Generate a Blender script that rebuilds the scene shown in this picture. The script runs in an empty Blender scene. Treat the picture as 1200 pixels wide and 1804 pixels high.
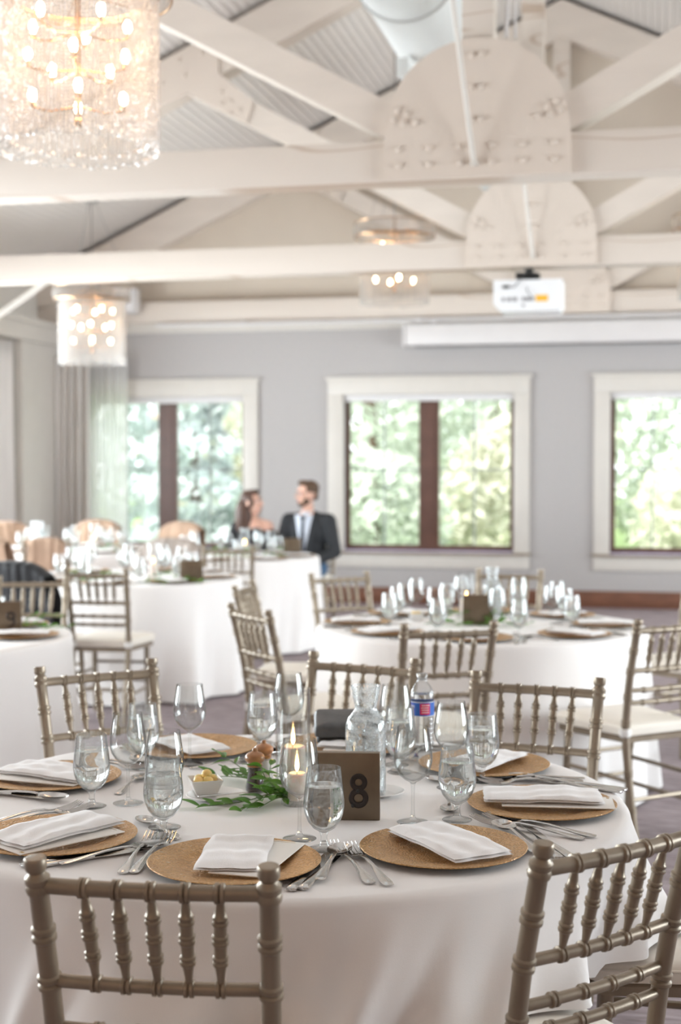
import bpy, bmesh, math, random
from math import sin, cos, pi, radians, atan2, hypot, sqrt
from mathutils import Vector, Matrix, Euler, noise

SC = bpy.context.scene
COL = SC.collection
rnd = random.Random(8)

# ------------------------------------------------------------------ camera
YAW, PITCH, EYE = radians(12.4), math.atan(82/2505), 1.51
cam_d = bpy.data.cameras.new('camera')
cam = bpy.data.objects.new('camera', cam_d); COL.objects.link(cam)
cam.location = (0, 0, EYE)
cam.rotation_euler = (pi/2 - PITCH, 0, YAW)
cam_d.sensor_fit = 'VERTICAL'; cam_d.sensor_height = 36; cam_d.lens = 36*2505/1804
cam_d.clip_start = 0.05; cam_d.clip_end = 300
cam_d.dof.use_dof = True; cam_d.dof.focus_distance = 2.82; cam_d.dof.aperture_fstop = 3.3
SC.camera = cam

# ------------------------------------------------------------------ world, sun, daylight at the windows, exposure
W = bpy.data.worlds.new('overcast_sky'); SC.world = W; W.use_nodes = True
bg = W.node_tree.nodes['Background']
bg.inputs[0].default_value = (0.93, 0.97, 1.0, 1); bg.inputs[1].default_value = 2.7
sun_d = bpy.data.lights.new('sun', 'SUN'); sun_d.energy = 5.5; sun_d.angle = radians(8); sun_d.color = (1, .95, .86)
sun = bpy.data.objects.new('sun', sun_d); COL.objects.link(sun)
sun.rotation_euler = (radians(38), radians(-14), 0)

def area(name, loc, rot, sx, sy, power, color=(1, 1, 1), portal=False):
    d = bpy.data.lights.new(name, 'AREA'); d.shape = 'RECTANGLE'; d.size = sx; d.size_y = sy
    d.energy = power; d.color = color
    if portal: d.cycles.is_portal = True
    o = bpy.data.objects.new(name, d); COL.objects.link(o); o.location = loc; o.rotation_euler = rot
    return o
DAY = (.86, .935, 1.0)
LEFT_WIN = [(0.2, 2.8), (3.6, 6.6), (7.4, 10.4), (11.2, 13.1)]     # openings of the left wall along Y
for y0, y1 in LEFT_WIN:                                             # daylight entering the side windows (just outside the glass)
    area('window_daylight', (-7.05, (y0+y1)/2, 1.55), (0, -pi/2, 0), 2.0, y1-y0, {0.2: 5, 3.6: 108, 7.4: 82, 11.2: 118}[y0]*(y1-y0), DAY)
for x in (-3.6, -.9, 1.8):                                          # bare warm fill lamps added behind the camera, standing in for unseen chandeliers
    d = bpy.data.lights.new('chandelier_and_fill_light', 'POINT'); d.energy = 14; d.color = (1, .52, .24); d.shadow_soft_size = .25
    o = bpy.data.objects.new('chandelier_and_fill_light', d); COL.objects.link(o); o.location = (x, -2.0, 2.2)
UNSEEN_RIGHT_WIN = [(3.6, 6.6), (7.4, 10.4), (11.2, 14.2)]  # unseen openings; the last one added to light the far left curtain
for y0, y1 in UNSEEN_RIGHT_WIN:
    area('window_daylight', (5.1, (y0+y1)/2, 1.55), (0, pi/2, 0), 2.0, y1-y0, {3.6: 84, 7.4: 60, 11.2: 60}[y0]*(y1-y0), DAY)
BACK_WIN = [(-6.50, -4.30), (-3.50, -1.29), (-0.615, 1.595), (2.28, 4.49)]  # casings of the far wall along X
for x0, x1 in BACK_WIN:
    area('window_portal', ((x0+x1)/2, 15.5, 1.45), (-pi/2, 0, 0), 2.0, 1.75, 1, portal=True)

SC.view_settings.view_transform = 'Standard'; SC.view_settings.look = 'None'
SC.view_settings.gamma = 1; SC.view_settings.use_curve_mapping = False
SC.view_settings.exposure = 0.20
cy = SC.cycles
cy.max_bounces = 9; cy.diffuse_bounces = 4; cy.glossy_bounces = 6; cy.transmission_bounces = 8
cy.transparent_max_bounces = 40; cy.sample_clamp_indirect = 4.0; cy.blur_glossy = 0.5
cy.use_denoising = True

# ------------------------------------------------------------------ materials
def new_mat(name):
    m = bpy.data.materials.new(name); m.use_nodes = True
    nt = m.node_tree
    for n in list(nt.nodes): nt.nodes.remove(n)
    out = nt.nodes.new('ShaderNodeOutputMaterial')
    return m, nt, out
def nd(nt, t, **kw):
    n = nt.nodes.new(t)
    for k, v in kw.items():
        if k in n.inputs: n.inputs[k].default_value = v
        else: setattr(n, k, v)
    return n
def coords(nt, scale=(1, 1, 1), kind='Object'):
    tc = nt.nodes.new('ShaderNodeTexCoord'); mp = nt.nodes.new('ShaderNodeMapping')
    mp.inputs['Scale'].default_value = scale
    nt.links.new(tc.outputs[kind], mp.inputs['Vector'])
    return mp.outputs['Vector']
def pbr(name, col, rough=.5, metal=0, var=.06, vscale=6, stretch=(1, 1, 1), bump=0, bscale=60, bstretch=None, spec=.5, coat=0,
        sheen=0, sss=0, space='Object', translucent=0, lo=None):
    m, nt, out = new_mat(name); L = nt.links.new
    b = nt.nodes.new('ShaderNodeBsdfPrincipled')
    b.inputs['Roughness'].default_value = rough; b.inputs['Metallic'].default_value = metal
    b.inputs['Specular IOR Level'].default_value = spec
    b.inputs['Coat Weight'].default_value = coat; b.inputs['Sheen Weight'].default_value = sheen
    if sss: b.inputs['Subsurface Weight'].default_value = sss; b.inputs['Subsurface Scale'].default_value = .02
    v = coords(nt, stretch, space)
    n = nd(nt, 'ShaderNodeTexNoise', Scale=vscale, Detail=4.0)
    L(v, n.inputs['Vector'])
    r = nt.nodes.new('ShaderNodeValToRGB')
    a = lo if lo else tuple(c*(1-var) for c in col); h = tuple(min(1, c*(1+var)) for c in col)
    r.color_ramp.elements[0].position = .3; r.color_ramp.elements[0].color = (*a, 1)
    r.color_ramp.elements[1].position = .7; r.color_ramp.elements[1].color = (*h, 1)
    L(n.outputs['Fac'], r.inputs[0]); L(r.outputs[0], b.inputs['Base Color'])
    if bump:
        v2 = coords(nt, bstretch or stretch, space)
        n2 = nd(nt, 'ShaderNodeTexNoise', Scale=bscale, Detail=3.0); L(v2, n2.inputs['Vector'])
        bp = nd(nt, 'ShaderNodeBump', Strength=bump, Distance=.002)
        L(n2.outputs['Fac'], bp.inputs['Height']); L(bp.outputs[0], b.inputs['Normal'])
    sh = b.outputs[0]
    if translucent:
        t = nt.nodes.new('ShaderNodeBsdfTranslucent'); L(r.outputs[0], t.inputs[0])
        mx = nd(nt, 'ShaderNodeMixShader', Fac=translucent); L(sh, mx.inputs[1]); L(t.outputs[0], mx.inputs[2]); sh = mx.outputs[0]
    L(sh, out.inputs[0])
    return m
def beam_paint(name, col):
    """cream paint over rough timber: faint grain and a few long checks in the wood"""
    m, nt, out = new_mat(name); L = nt.links.new
    b = nd(nt, 'ShaderNodeBsdfPrincipled', Roughness=.55)
    n = nd(nt, 'ShaderNodeTexNoise', Scale=3.0, Detail=6.0); L(coords(nt, (.4, 2, 2)), n.inputs['Vector'])
    r = nt.nodes.new('ShaderNodeValToRGB')
    r.color_ramp.elements[0].color = (*[c*.95 for c in col], 1); r.color_ramp.elements[1].color = (*col, 1)
    L(n.outputs['Fac'], r.inputs[0])
    w = nd(nt, 'ShaderNodeTexNoise', Scale=1.0, Detail=2.0); L(coords(nt, (.2, .01, 2.2)), w.inputs['Vector'])
    s = nd(nt, 'ShaderNodeMath', operation='SUBTRACT'); s.inputs[1].default_value = .5; L(w.outputs['Fac'], s.inputs[0])
    a = nd(nt, 'ShaderNodeMath', operation='ABSOLUTE'); L(s.outputs[0], a.inputs[0])
    cr = nt.nodes.new('ShaderNodeValToRGB')
    cr.color_ramp.elements[0].position = 0.0; cr.color_ramp.elements[0].color = (.72, .62, .54, 1)
    cr.color_ramp.elements[1].position = .004; cr.color_ramp.elements[1].color = (1, 1, 1, 1)
    L(a.outputs[0], cr.inputs[0])
    mx = nd(nt, 'ShaderNodeMix', data_type='RGBA', blend_type='MULTIPLY'); mx.inputs[0].default_value = 1
    L(r.outputs[0], mx.inputs[6]); L(cr.outputs[0], mx.inputs[7]); L(mx.outputs[2], b.inputs['Base Color'])
    bp = nd(nt, 'ShaderNodeBump', Strength=.25, Distance=.004); L(n.outputs['Fac'], bp.inputs['Height']); L(bp.outputs[0], b.inputs['Normal'])
    L(b.outputs[0], out.inputs[0]); return m
def thin_glass(name, tint=(.985, .992, .99), frost=0, fscale=180, ior=1.5, edge=.42):
    m, nt, out = new_mat(name); L = nt.links.new
    t = nt.nodes.new('ShaderNodeBsdfTransparent')
    g = nd(nt, 'ShaderNodeBsdfGlossy', Roughness=.02)
    r0 = 1.6*((ior-1)/(ior+1))**2                                       # Schlick reflectance, the same from both faces of the thin wall
    lw = nd(nt, 'ShaderNodeLayerWeight', Blend=.5)
    pw = nd(nt, 'ShaderNodeMath', operation='POWER'); pw.inputs[1].default_value = 5; L(lw.outputs['Facing'], pw.inputs[0])
    p3 = nd(nt, 'ShaderNodeMath', operation='POWER'); p3.inputs[1].default_value = 3; L(lw.outputs['Facing'], p3.inputs[0])
    tm = nd(nt, 'ShaderNodeMix', data_type='RGBA'); L(p3.outputs[0], tm.inputs[0])          # longer path through the wall at grazing angles
    tm.inputs[6].default_value = (*tint, 1); tm.inputs[7].default_value = (*[c*(edge if ior > 1.3 else .97) for c in tint], 1); L(tm.outputs[2], t.inputs[0])
    f = nd(nt, 'ShaderNodeMath', operation='MULTIPLY_ADD'); f.inputs[1].default_value = .95*(1-r0); f.inputs[2].default_value = r0; L(pw.outputs[0], f.inputs[0])
    mx = nt.nodes.new('ShaderNodeMixShader'); L(f.outputs[0], mx.inputs[0]); L(t.outputs[0], mx.inputs[1]); L(g.outputs[0], mx.inputs[2])
    sh = mx.outputs[0]
    if frost:
        n = nd(nt, 'ShaderNodeTexNoise', Scale=fscale, Detail=5.0, Roughness=.7); L(coords(nt), n.inputs['Vector'])
        r = nt.nodes.new('ShaderNodeValToRGB'); r.color_ramp.elements[0].position = .42; r.color_ramp.elements[1].position = .72
        r.color_ramp.elements[1].color = (frost, frost, frost, 1)
        L(n.outputs['Fac'], r.inputs[0])
        d = nt.nodes.new('ShaderNodeBsdfDiffuse'); d.inputs[0].default_value = (.9, .92, .93, 1)
        tl = nt.nodes.new('ShaderNodeBsdfTranslucent'); tl.inputs[0].default_value = (.9, .92, .93, 1)
        dd = nd(nt, 'ShaderNodeMixShader', Fac=.5); L(d.outputs[0], dd.inputs[1]); L(tl.outputs[0], dd.inputs[2])
        m2 = nt.nodes.new('ShaderNodeMixShader'); L(r.outputs[0], m2.inputs[0]); L(sh, m2.inputs[1]); L(dd.outputs[0], m2.inputs[2]); sh = m2.outputs[0]
    L(sh, out.inputs[0]); return m
def crystal_mat(name):
    m, nt, out = new_mat(name); L = nt.links.new
    t = nt.nodes.new('ShaderNodeBsdfTransparent'); t.inputs[0].default_value = (.97, .96, .95, 1)
    g = nd(nt, 'ShaderNodeBsdfGlossy', Roughness=.12)
    tl = nt.nodes.new('ShaderNodeBsdfTranslucent'); tl.inputs[0].default_value = (.70, .685, .67, 1)
    d = nt.nodes.new('ShaderNodeBsdfDiffuse'); d.inputs[0].default_value = (.66, .65, .63, 1)
    a = nd(nt, 'ShaderNodeMixShader', Fac=.35); L(tl.outputs[0], a.inputs[1]); L(d.outputs[0], a.inputs[2])
    b = nd(nt, 'ShaderNodeMixShader', Fac=.20); L(a.outputs[0], b.inputs[1]); L(g.outputs[0], b.inputs[2])
    c = nd(nt, 'ShaderNodeMixShader', Fac=.40); L(b.outputs[0], c.inputs[1]); L(t.outputs[0], c.inputs[2])
    L(c.outputs[0], out.inputs[0]); return m
def water_mat(name, col=(.985, .99, .99), ior=1.33):
    m, nt, out = new_mat(name)
    g = nd(nt, 'ShaderNodeBsdfGlass', Roughness=0.0, IOR=ior); g.inputs[0].default_value = (*col, 1)
    nt.links.new(g.outputs[0], out.inputs[0]); return m
def emit_mat(name, col, s, sampled=True):
    m, nt, out = new_mat(name)
    e = nd(nt, 'ShaderNodeEmission', Strength=s); e.inputs[0].default_value = (*col, 1)
    nt.links.new(e.outputs[0], out.inputs[0])
    if not sampled: m.cycles.emission_sampling = 'NONE'
    return m
def sheer_mat(name, col, see):
    m, nt, out = new_mat(name); L = nt.links.new
    tl = nt.nodes.new('ShaderNodeBsdfTranslucent'); tl.inputs[0].default_value = (*col, 1)
    d = nt.nodes.new('ShaderNodeBsdfDiffuse'); d.inputs[0].default_value = (*col, 1)
    a = nd(nt, 'ShaderNodeMixShader', Fac=.25); L(tl.outputs[0], a.inputs[1]); L(d.outputs[0], a.inputs[2])
    t = nt.nodes.new('ShaderNodeBsdfTransparent')
    w = nd(nt, 'ShaderNodeTexNoise', Scale=300.0); L(coords(nt), w.inputs['Vector'])
    mm = nd(nt, 'ShaderNodeMath', operation='MULTIPLY'); mm.inputs[1].default_value = see*2; L(w.outputs['Fac'], mm.inputs[0])
    b = nt.nodes.new('ShaderNodeMixShader'); L(mm.outputs[0], b.inputs[0]); L(a.outputs[0], b.inputs[1]); L(t.outputs[0], b.inputs[2])
    L(b.outputs[0], out.inputs[0]); return m
def gold_mat(name):
    """embossed gold lacquer with swirling relief and scattered silvery flecks"""
    m, nt, out = new_mat(name); L = nt.links.new
    b = nd(nt, 'ShaderNodeBsdfPrincipled', Roughness=.36, Metallic=.55)
    v = coords(nt)
    n0 = nd(nt, 'ShaderNodeTexNoise', Scale=18.0, Detail=2.0); L(v, n0.inputs['Vector'])
    w = nd(nt, 'ShaderNodeTexWave', wave_type='RINGS', Scale=34.0, Distortion=18.0, Detail=2.0); w.inputs['Detail Scale'].default_value = 1.6
    L(v, w.inputs['Vector'])
    r = nt.nodes.new('ShaderNodeValToRGB')
    r.color_ramp.elements[0].color = (.42, .225, .085, 1); r.color_ramp.elements[1].color = (.72, .46, .22, 1)
    L(n0.outputs['Fac'], r.inputs[0])
    n1 = nd(nt, 'ShaderNodeTexNoise', Scale=70.0, Detail=4.0); L(v, n1.inputs['Vector'])
    rr = nt.nodes.new('ShaderNodeValToRGB'); rr.color_ramp.elements[0].position = .62; rr.color_ramp.elements[1].position = .75
    L(n1.outputs['Fac'], rr.inputs[0])
    sw = nt.nodes.new('ShaderNodeValToRGB'); sw.color_ramp.elements[0].color = (.80, .77, .72, 1); sw.color_ramp.elements[1].color = (1.08, 1.08, 1.08, 1)  # relief shading put into the colour along the swirls
    sw.color_ramp.elements[0].position = .25; sw.color_ramp.elements[1].position = .7; L(w.outputs['Fac'], sw.inputs[0])
    ml = nd(nt, 'ShaderNodeMix', data_type='RGBA', blend_type='MULTIPLY'); ml.inputs[0].default_value = 1; L(r.outputs[0], ml.inputs[6]); L(sw.outputs[0], ml.inputs[7])
    mx = nd(nt, 'ShaderNodeMix', data_type='RGBA'); L(rr.outputs[0], mx.inputs[0]); L(ml.outputs[2], mx.inputs[6]); mx.inputs[7].default_value = (.62, .52, .40, 1)
    L(mx.outputs[2], b.inputs['Base Color'])
    bp = nd(nt, 'ShaderNodeBump', Strength=.6, Distance=.002); L(w.outputs['Fac'], bp.inputs['Height']); L(bp.outputs[0], b.inputs['Normal'])
    L(b.outputs[0], out.inputs[0]); return m
def carpet_mat(name):
    m, nt, out = new_mat(name); L = nt.links.new
    b = nd(nt, 'ShaderNodeBsdfPrincipled', Roughness=.95); b.inputs['Specular IOR Level'].default_value = .1
    n = nd(nt, 'ShaderNodeTexNoise', Scale=7.0, Detail=5.0); L(coords(nt, (1, 7, 1)), n.inputs['Vector'])
    r = nt.nodes.new('ShaderNodeValToRGB')
    r.color_ramp.elements[0].position = .33; r.color_ramp.elements[0].color = (.23, .185, .19, 1)
    r.color_ramp.elements[1].position = .68; r.color_ramp.elements[1].color = (.44, .375, .39, 1)
    L(n.outputs['Fac'], r.inputs[0]); L(r.outputs[0], b.inputs['Base Color'])
    n2 = nd(nt, 'ShaderNodeTexNoise', Scale=500.0); L(coords(nt), n2.inputs['Vector'])
    bp = nd(nt, 'ShaderNodeBump', Strength=.5, Distance=.004); L(n2.outputs['Fac'], bp.inputs['Height']); L(bp.outputs[0], b.inputs['Normal'])
    L(b.outputs[0], out.inputs[0]); return m
M = dict(
    wall=pbr('wall_paper', (.44, .415, .405), .85, var=.025, vscale=30, bump=.15, bscale=120),
    cream=pbr('cream_trim', (.64, .60, .55), .5, var=.02),
    beam=beam_paint('beam_paint', (.66, .58, .51)),
    gusset=pbr('gusset_paint', (.66, .57, .495), .5, var=.03, vscale=2),
    brace=pbr('brace_paint', (.66, .58, .51), .55, var=.04, vscale=3, stretch=(.6, 3, 3)),
    gable=pbr('gable_paint', (.58, .50, .415), .8, var=.03, vscale=2),
    plank=pbr('ceiling_plank_paint', (.76, .715, .675), .6, var=.05, vscale=3, stretch=(3, .3, 3)),
    floor=carpet_mat('carpet'),
    darkwood=pbr('dark_wood', (.17, .07, .04), .45, var=.25, vscale=5, stretch=(1, 6, 6)),
    sash=pbr('bronze_sash', (.11, .05, .035), .4, var=.15),
    muntin=pbr('grey_muntin', (.30, .33, .32), .5),
    pane=thin_glass('window_glass', (.99, 1, .995), ior=1.12),
    blind=pbr('blind_fabric', (.72, .70, .70), .8, var=.02),
    sky_lavender=pbr('sill_ledge', (.52, .50, .68), .4),  # lavender sky reflection put into the colour of the white ledge
    curtain=pbr('curtain_fabric', (.88, .84, .81), .9, var=.05, vscale=4, stretch=(4, 4, .4), translucent=.25),
    sheer=sheer_mat('sheer_fabric', (.98, .98, .98), .40),
    white_metal=pbr('white_metal', (.66, .63, .62), .4, var=.02),
    duct=pbr('duct_metal', (.66, .67, .66), .45, var=.04, vscale=2),
    grey_metal=pbr('grey_metal', (.35, .34, .33), .35, metal=.8, var=.05),
    black=pbr('black_plastic', (.015, .015, .016), .4),
    projector=pbr('projector_shell', (.82, .82, .83), .35, var=.02),
    yellow=pbr('yellow_sticker', (.85, .46, .03), .5),
    print=pbr('grey_print', (.30, .29, .30), .6),
    cloth=pbr('tablecloth_linen', (.90, .865, .845), .9, var=.015, vscale=3, bump=.12, bscale=700, sheen=.15),
    napkin=pbr('napkin_linen', (.94, .92, .915), .9, var=.02, bump=.25, bscale=420, sheen=.15),
    card=pbr('menu_card', (.86, .82, .77), .6, var=.02),
    card_ink=pbr('gold_ink', (.50, .34, .14), .4),
    chair=pbr('champagne_paint', (.305, .248, .185), .36, metal=.45, var=.10, vscale=9, stretch=(2, 2, .6), bump=.1, bscale=200),
    cushion=pbr('ivory_vinyl', (.90, .84, .75), .5, var=.02, bump=.08, bscale=300),
    tie=pbr('white_tie', (.85, .83, .8), .8),
    gold=gold_mat('gold_lacquer'),
    charger_under=pbr('charger_underside', (.05, .045, .04), .5),
    steel=pbr('polished_steel', (.56, .545, .53), .16, metal=1, var=.08, vscale=40),
    glass=thin_glass('clear_glass'), glass_wet=thin_glass('misted_glass', frost=.18),
    glass_thick=thin_glass('heavy_glass', (.985, .99, .988), ior=1.5, edge=.72),
    carafe=thin_glass('carafe_glass', (.97, .98, .98), frost=.75, fscale=60, ior=1.6),
    pet=thin_glass('bottle_plastic', (.96, .97, .98), frost=.12, fscale=30, ior=1.45),
    water=water_mat('water'), ice=water_mat('ice', (.95, .97, .98), 1.31),
    wax=pbr('candle_wax', (.88, .78, .70), .5, var=.02, sss=.3),
    flame=emit_mat('flame', (1, .60, .22), 34, False),
    wick=pbr('wick', (.03, .025, .02), .9),
    bronze=pbr('bronze_sign', (.20, .155, .11), .36, metal=.75, var=.12, vscale=14, stretch=(1, 30, 1), bump=.12, bscale=40, bstretch=(2, 2, 60)),
    iron=pbr('iron_numeral', (.045, .036, .033), .4, metal=.6),
    millwood=pbr('mill_wood', (.36, .17, .07), .3, var=.3, vscale=9, stretch=(1, 1, 7), coat=.4),
    peppercorn=pbr('peppercorns', (.06, .035, .03), .6, var=.5, vscale=220, lo=(.02, .012, .01)),
    salt=pbr('salt', (.82, .80, .78), .7, var=.1, vscale=200),
    leaf=pbr('leaf_green', (.11, .27, .035), .32, var=.35, vscale=14, translucent=.2),
    stem=pbr('stem_green', (.10, .17, .04), .5),
    china=pbr('white_china', (.87, .86, .84), .15, var=.01, coat=.5),
    butter=pbr('butter', (.90, .66, .24), .35, var=.04, sss=.2),
    leather=pbr('grey_leather', (.075, .075, .078), .38, var=.2, vscale=40, bump=.3, bscale=160),
    lining=pbr('clutch_black', (.012, .012, .012), .5),  # near-black colour of the clutch body below its flap
    chain=pbr('silver_chain', (.75, .73, .70), .12, metal=1),
    blue=pbr('label_blue', (.02, .13, .55), .35), red=pbr('label_red', (.80, .02, .12), .35), lwhite=pbr('label_white', (.90, .92, .95), .35),
    crystal=crystal_mat('crystal'), brass=pbr('champagne_brass', (.55, .36, .22), .25, metal=1),
    bulb=emit_mat('bulb', (1, .72, .45), 34, False),
    jacket_black=pbr('black_cloth', (.012, .012, .014), .7, var=.3, vscale=12, sheen=.1),
    shawl=pbr('beige_shawl', (.40, .27, .19), .9, var=.12, vscale=8), shawl_grey=pbr('taupe_wrap', (.40, .34, .30), .9, var=.2, vscale=8),
    skin=pbr('skin', (.70, .42, .32), .5, var=.04, sss=.15), hair=pbr('brown_hair', (.075, .035, .022), .5, var=.35, vscale=30, stretch=(4, 4, .6)),
    hair2=pbr('short_hair', (.10, .055, .03), .6, var=.3, vscale=40), suit=pbr('charcoal_suit', (.022, .024, .028), .75, var=.15, vscale=20),
    shirt=pbr('pale_shirt', (.62, .66, .74), .8, var=.03), tie_dark=pbr('dark_tie', (.02, .025, .045), .5), dress=pbr('black_dress', (.010, .010, .012), .7),
    jeans=pbr('blue_jeans', (.05, .11, .20), .85, var=.2, vscale=30), shoe=pbr('brown_shoe', (.12, .05, .025), .4), eye=pbr('eye_white', (.8, .8, .8), .2),
    iris=pbr('iris_dark', (.03, .02, .015), .2), lip=pbr('lips', (.50, .18, .16), .4),
    bark=pbr('bark', (.16, .11, .08), .9, var=.3, vscale=9), lawn=pbr('lawn', (.22, .32, .10), .9, var=.25, vscale=2),
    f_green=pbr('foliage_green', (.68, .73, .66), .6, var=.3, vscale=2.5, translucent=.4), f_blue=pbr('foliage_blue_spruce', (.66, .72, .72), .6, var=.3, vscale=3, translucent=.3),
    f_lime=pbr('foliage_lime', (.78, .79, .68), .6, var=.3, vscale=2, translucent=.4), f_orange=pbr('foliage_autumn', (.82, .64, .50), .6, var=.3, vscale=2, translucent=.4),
)

# ------------------------------------------------------------------ mesh builder
class MB:
    """collects rings, boxes and loops and links them as ONE mesh object"""
    def __init__(s): s.v = []; s.f = []; s.m = []
    def add(s, vs, fs, mi=0):
        o = len(s.v); s.v += [tuple(p) for p in vs]; s.f += [tuple(i+o for i in q) for q in fs]; s.m += [mi]*len(fs); return s
    def box(s, c, d, rot=None, mi=0):
        hx, hy, hz = d[0]/2, d[1]/2, d[2]/2
        vs = [Vector((x*hx, y*hy, z*hz)) for z in (-1, 1) for y in (-1, 1) for x in (-1, 1)]
        if rot is not None: vs = [rot @ p for p in vs]
        vs = [p + Vector(c) for p in vs]
        return s.add(vs, [(0, 2, 3, 1), (4, 5, 7, 6), (0, 1, 5, 4), (2, 6, 7, 3), (0, 4, 6, 2), (1, 3, 7, 5)], mi)
    def bbox(s, c, d, b=.003, rot=None, mi=0):
        """box with chamfered edges"""
        bm = bmesh.new(); bmesh.ops.create_cube(bm, size=1)
        for p in bm.verts: p.co = Vector((p.co.x*d[0], p.co.y*d[1], p.co.z*d[2]))
        bmesh.ops.bevel(bm, geom=bm.edges[:], offset=b, segments=2, affect='EDGES', profile=.5)
        bm.verts.index_update()
        vs = [p.co.copy() for p in bm.verts]
        if rot is not None: vs = [rot @ p for p in vs]
        fs = [[q.index for q in f.verts] for f in bm.faces]; bm.free()
        return s.add([p+Vector(c) for p in vs], fs, mi)
    def span(s, x0, x1, y0, y1, z0, z1, mi=0): return s.box(((x0+x1)/2, (y0+y1)/2, (z0+z1)/2), (abs(x1-x0), abs(y1-y0), abs(z1-z0)), mi=mi)
    def rings(s, rs, closed=False, cap0=True, cap1=True, mi=0):
        n = len(rs[0]); vs = [p for r in rs for p in r]; fs = []
        for i in range(len(rs) - (0 if closed else 1)):
            a = i*n; b = ((i+1) % len(rs))*n
            for j in range(n): k = (j+1) % n; fs.append((a+j, a+k, b+k, b+j))
        if not closed:
            if cap0: fs.append(tuple(reversed(range(n))))
            if cap1: fs.append(tuple(range((len(rs)-1)*n, len(rs)*n)))
        return s.add(vs, fs, mi)
    def lathe(s, prof, seg=24, c=(0, 0, 0), cap0=True, cap1=True, sx=1, sy=1, mi=0, M4=None):
        rs = []
        for r, z in prof:
            ring = [Vector((r*cos(2*pi*j/seg)*sx, r*sin(2*pi*j/seg)*sy, z)) for j in range(seg)]
            if M4 is not None: ring = [M4 @ p for p in ring]
            rs.append([p+Vector(c) for p in ring])
        return s.rings(rs, cap0=cap0, cap1=cap1, mi=mi)
    def tube(s, pts, rad, seg=10, mi=0, flat=1.0):
        pts = [Vector(p) for p in pts]
        if not hasattr(rad, '__len__'): rad = [rad]*len(pts)
        rs = []; ref = None
        for i, p in enumerate(pts):
            t = (pts[min(i+1, len(pts)-1)] - pts[max(i-1, 0)]).normalized()
            if ref is None: ref = Vector((0, 0, 1)) if abs(t.z) < .9 else Vector((1, 0, 0))
            u = t.cross(ref).normalized(); w = u.cross(t).normalized(); ref = w
            rs.append([p + (u*cos(2*pi*j/seg) + w*sin(2*pi*j/seg)*flat)*rad[i] for j in range(seg)])
        return s.rings(rs, mi=mi)
    def prism(s, poly, y0, y1, mi=0):
        """polygon in XZ pushed along Y"""
        n = len(poly)
        vs = [(x, y0, z) for x, z in poly] + [(x, y1, z) for x, z in poly]
        fs = [tuple(range(n)), tuple(reversed(range(n, 2*n)))] + [(j, j+n, (j+1) % n+n, (j+1) % n) for j in range(n)]
        return s.add(vs, fs, mi)
    def ell(s, c, r, seg=16, lat=10, mi=0, rot=None):
        rs = []
        for i in range(1, lat):
            a = pi*i/lat
            ring = [Vector((r[0]*sin(a)*cos(2*pi*j/seg), r[1]*sin(a)*sin(2*pi*j/seg), -r[2]*cos(a))) for j in range(seg)]
            if rot is not None: ring = [rot @ p for p in ring]
            rs.append([p+Vector(c) for p in ring])
        return s.rings(rs, mi=mi)
    def grid(s, fn, nu, nv, mi=0, wrap=False):
        vs = [fn(i/nu, j/nv) for i in range(nu+1) for j in range(nv+1)]
        fs = [(i*(nv+1)+j, (i+1)*(nv+1)+j, (i+1)*(nv+1)+j+1, i*(nv+1)+j+1) for i in range(nu) for j in range(nv)]
        return s.add(vs, fs, mi)
    def mesh(s, name, mats, smooth=40):
        me = bpy.data.meshes.new(name); me.from_pydata(s.v, [], s.f)
        for m in (mats if isinstance(mats, (list, tuple)) else [mats]): me.materials.append(M[m] if isinstance(m, str) else m)
        if any(s.m): me.polygons.foreach_set('material_index', s.m)
        bm = bmesh.new(); bm.from_mesh(me); bmesh.ops.recalc_face_normals(bm, faces=bm.faces[:]); bm.to_mesh(me); bm.free()
        if smooth:
            me.polygons.foreach_set('use_smooth', [True]*len(me.polygons)); me.set_sharp_from_angle(angle=radians(smooth))
        me.update(); return me
    def build(s, name, mats, parent=None, smooth=40, loc=None):
        return ob(name, s.mesh(name, mats, smooth), parent, loc)
def ob(name, me, parent=None, loc=None, rot=None):
    o = bpy.data.objects.new(name, me); COL.objects.link(o)
    if parent is not None: o.parent = parent
    if loc is not None: o.location = loc
    if rot is not None: o.rotation_euler = rot
    return o
THINGS = []
def tag(o, label, cat, group=None, kind=None):
    o['label'] = label; o['category'] = cat
    if group: o['group'] = group
    if kind: o['kind'] = kind
    THINGS.append(o); return o
def thing(name, label, cat, loc=(0, 0, 0), rz=0, group=None):
    o = ob(name, None, None, loc, (0, 0, rz)); o.empty_display_size = .05
    return tag(o, label, cat, group)
def structure(o): o['kind'] = 'structure'; return o
KIDS = {}
def kids(o):
    if o.name not in KIDS: KIDS[o.name] = list(o.children)
    return KIDS[o.name]
def copy_tree(o, parent=None):
    c = o.copy(); COL.objects.link(c)
    if parent is not None: c.parent = parent
    for k in kids(o): copy_tree(k, c)
    return c
def place(proto, loc, rz, label, group=None, cat=None, tilt=None):
    """first call uses the built thing itself, later calls copy it"""
    if proto.get('_used'): o = copy_tree(proto)
    else: kids(proto); o = proto; o['_used'] = 1
    o.location = loc; o.rotation_euler = tilt if tilt else (0, 0, rz)
    o['label'] = label
    if group: o['group'] = group
    elif 'group' in o: del o['group']
    if o not in THINGS: THINGS.append(o)
    return o
def root(name, cat): 
    o = ob(name, None); o.empty_display_size = .05; o['category'] = cat; return o
def pix(p):
    v = Vector(p) - Vector((0, 0, EYE))
    R = Vector((cos(YAW), sin(YAW), 0)); F = Vector((-sin(YAW)*cos(PITCH), cos(YAW)*cos(PITCH), -sin(PITCH))); U = R.cross(F)
    d = v.dot(F); return 600 + 2505*v.dot(R)/d, 902 - 2505*v.dot(U)/d
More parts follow.
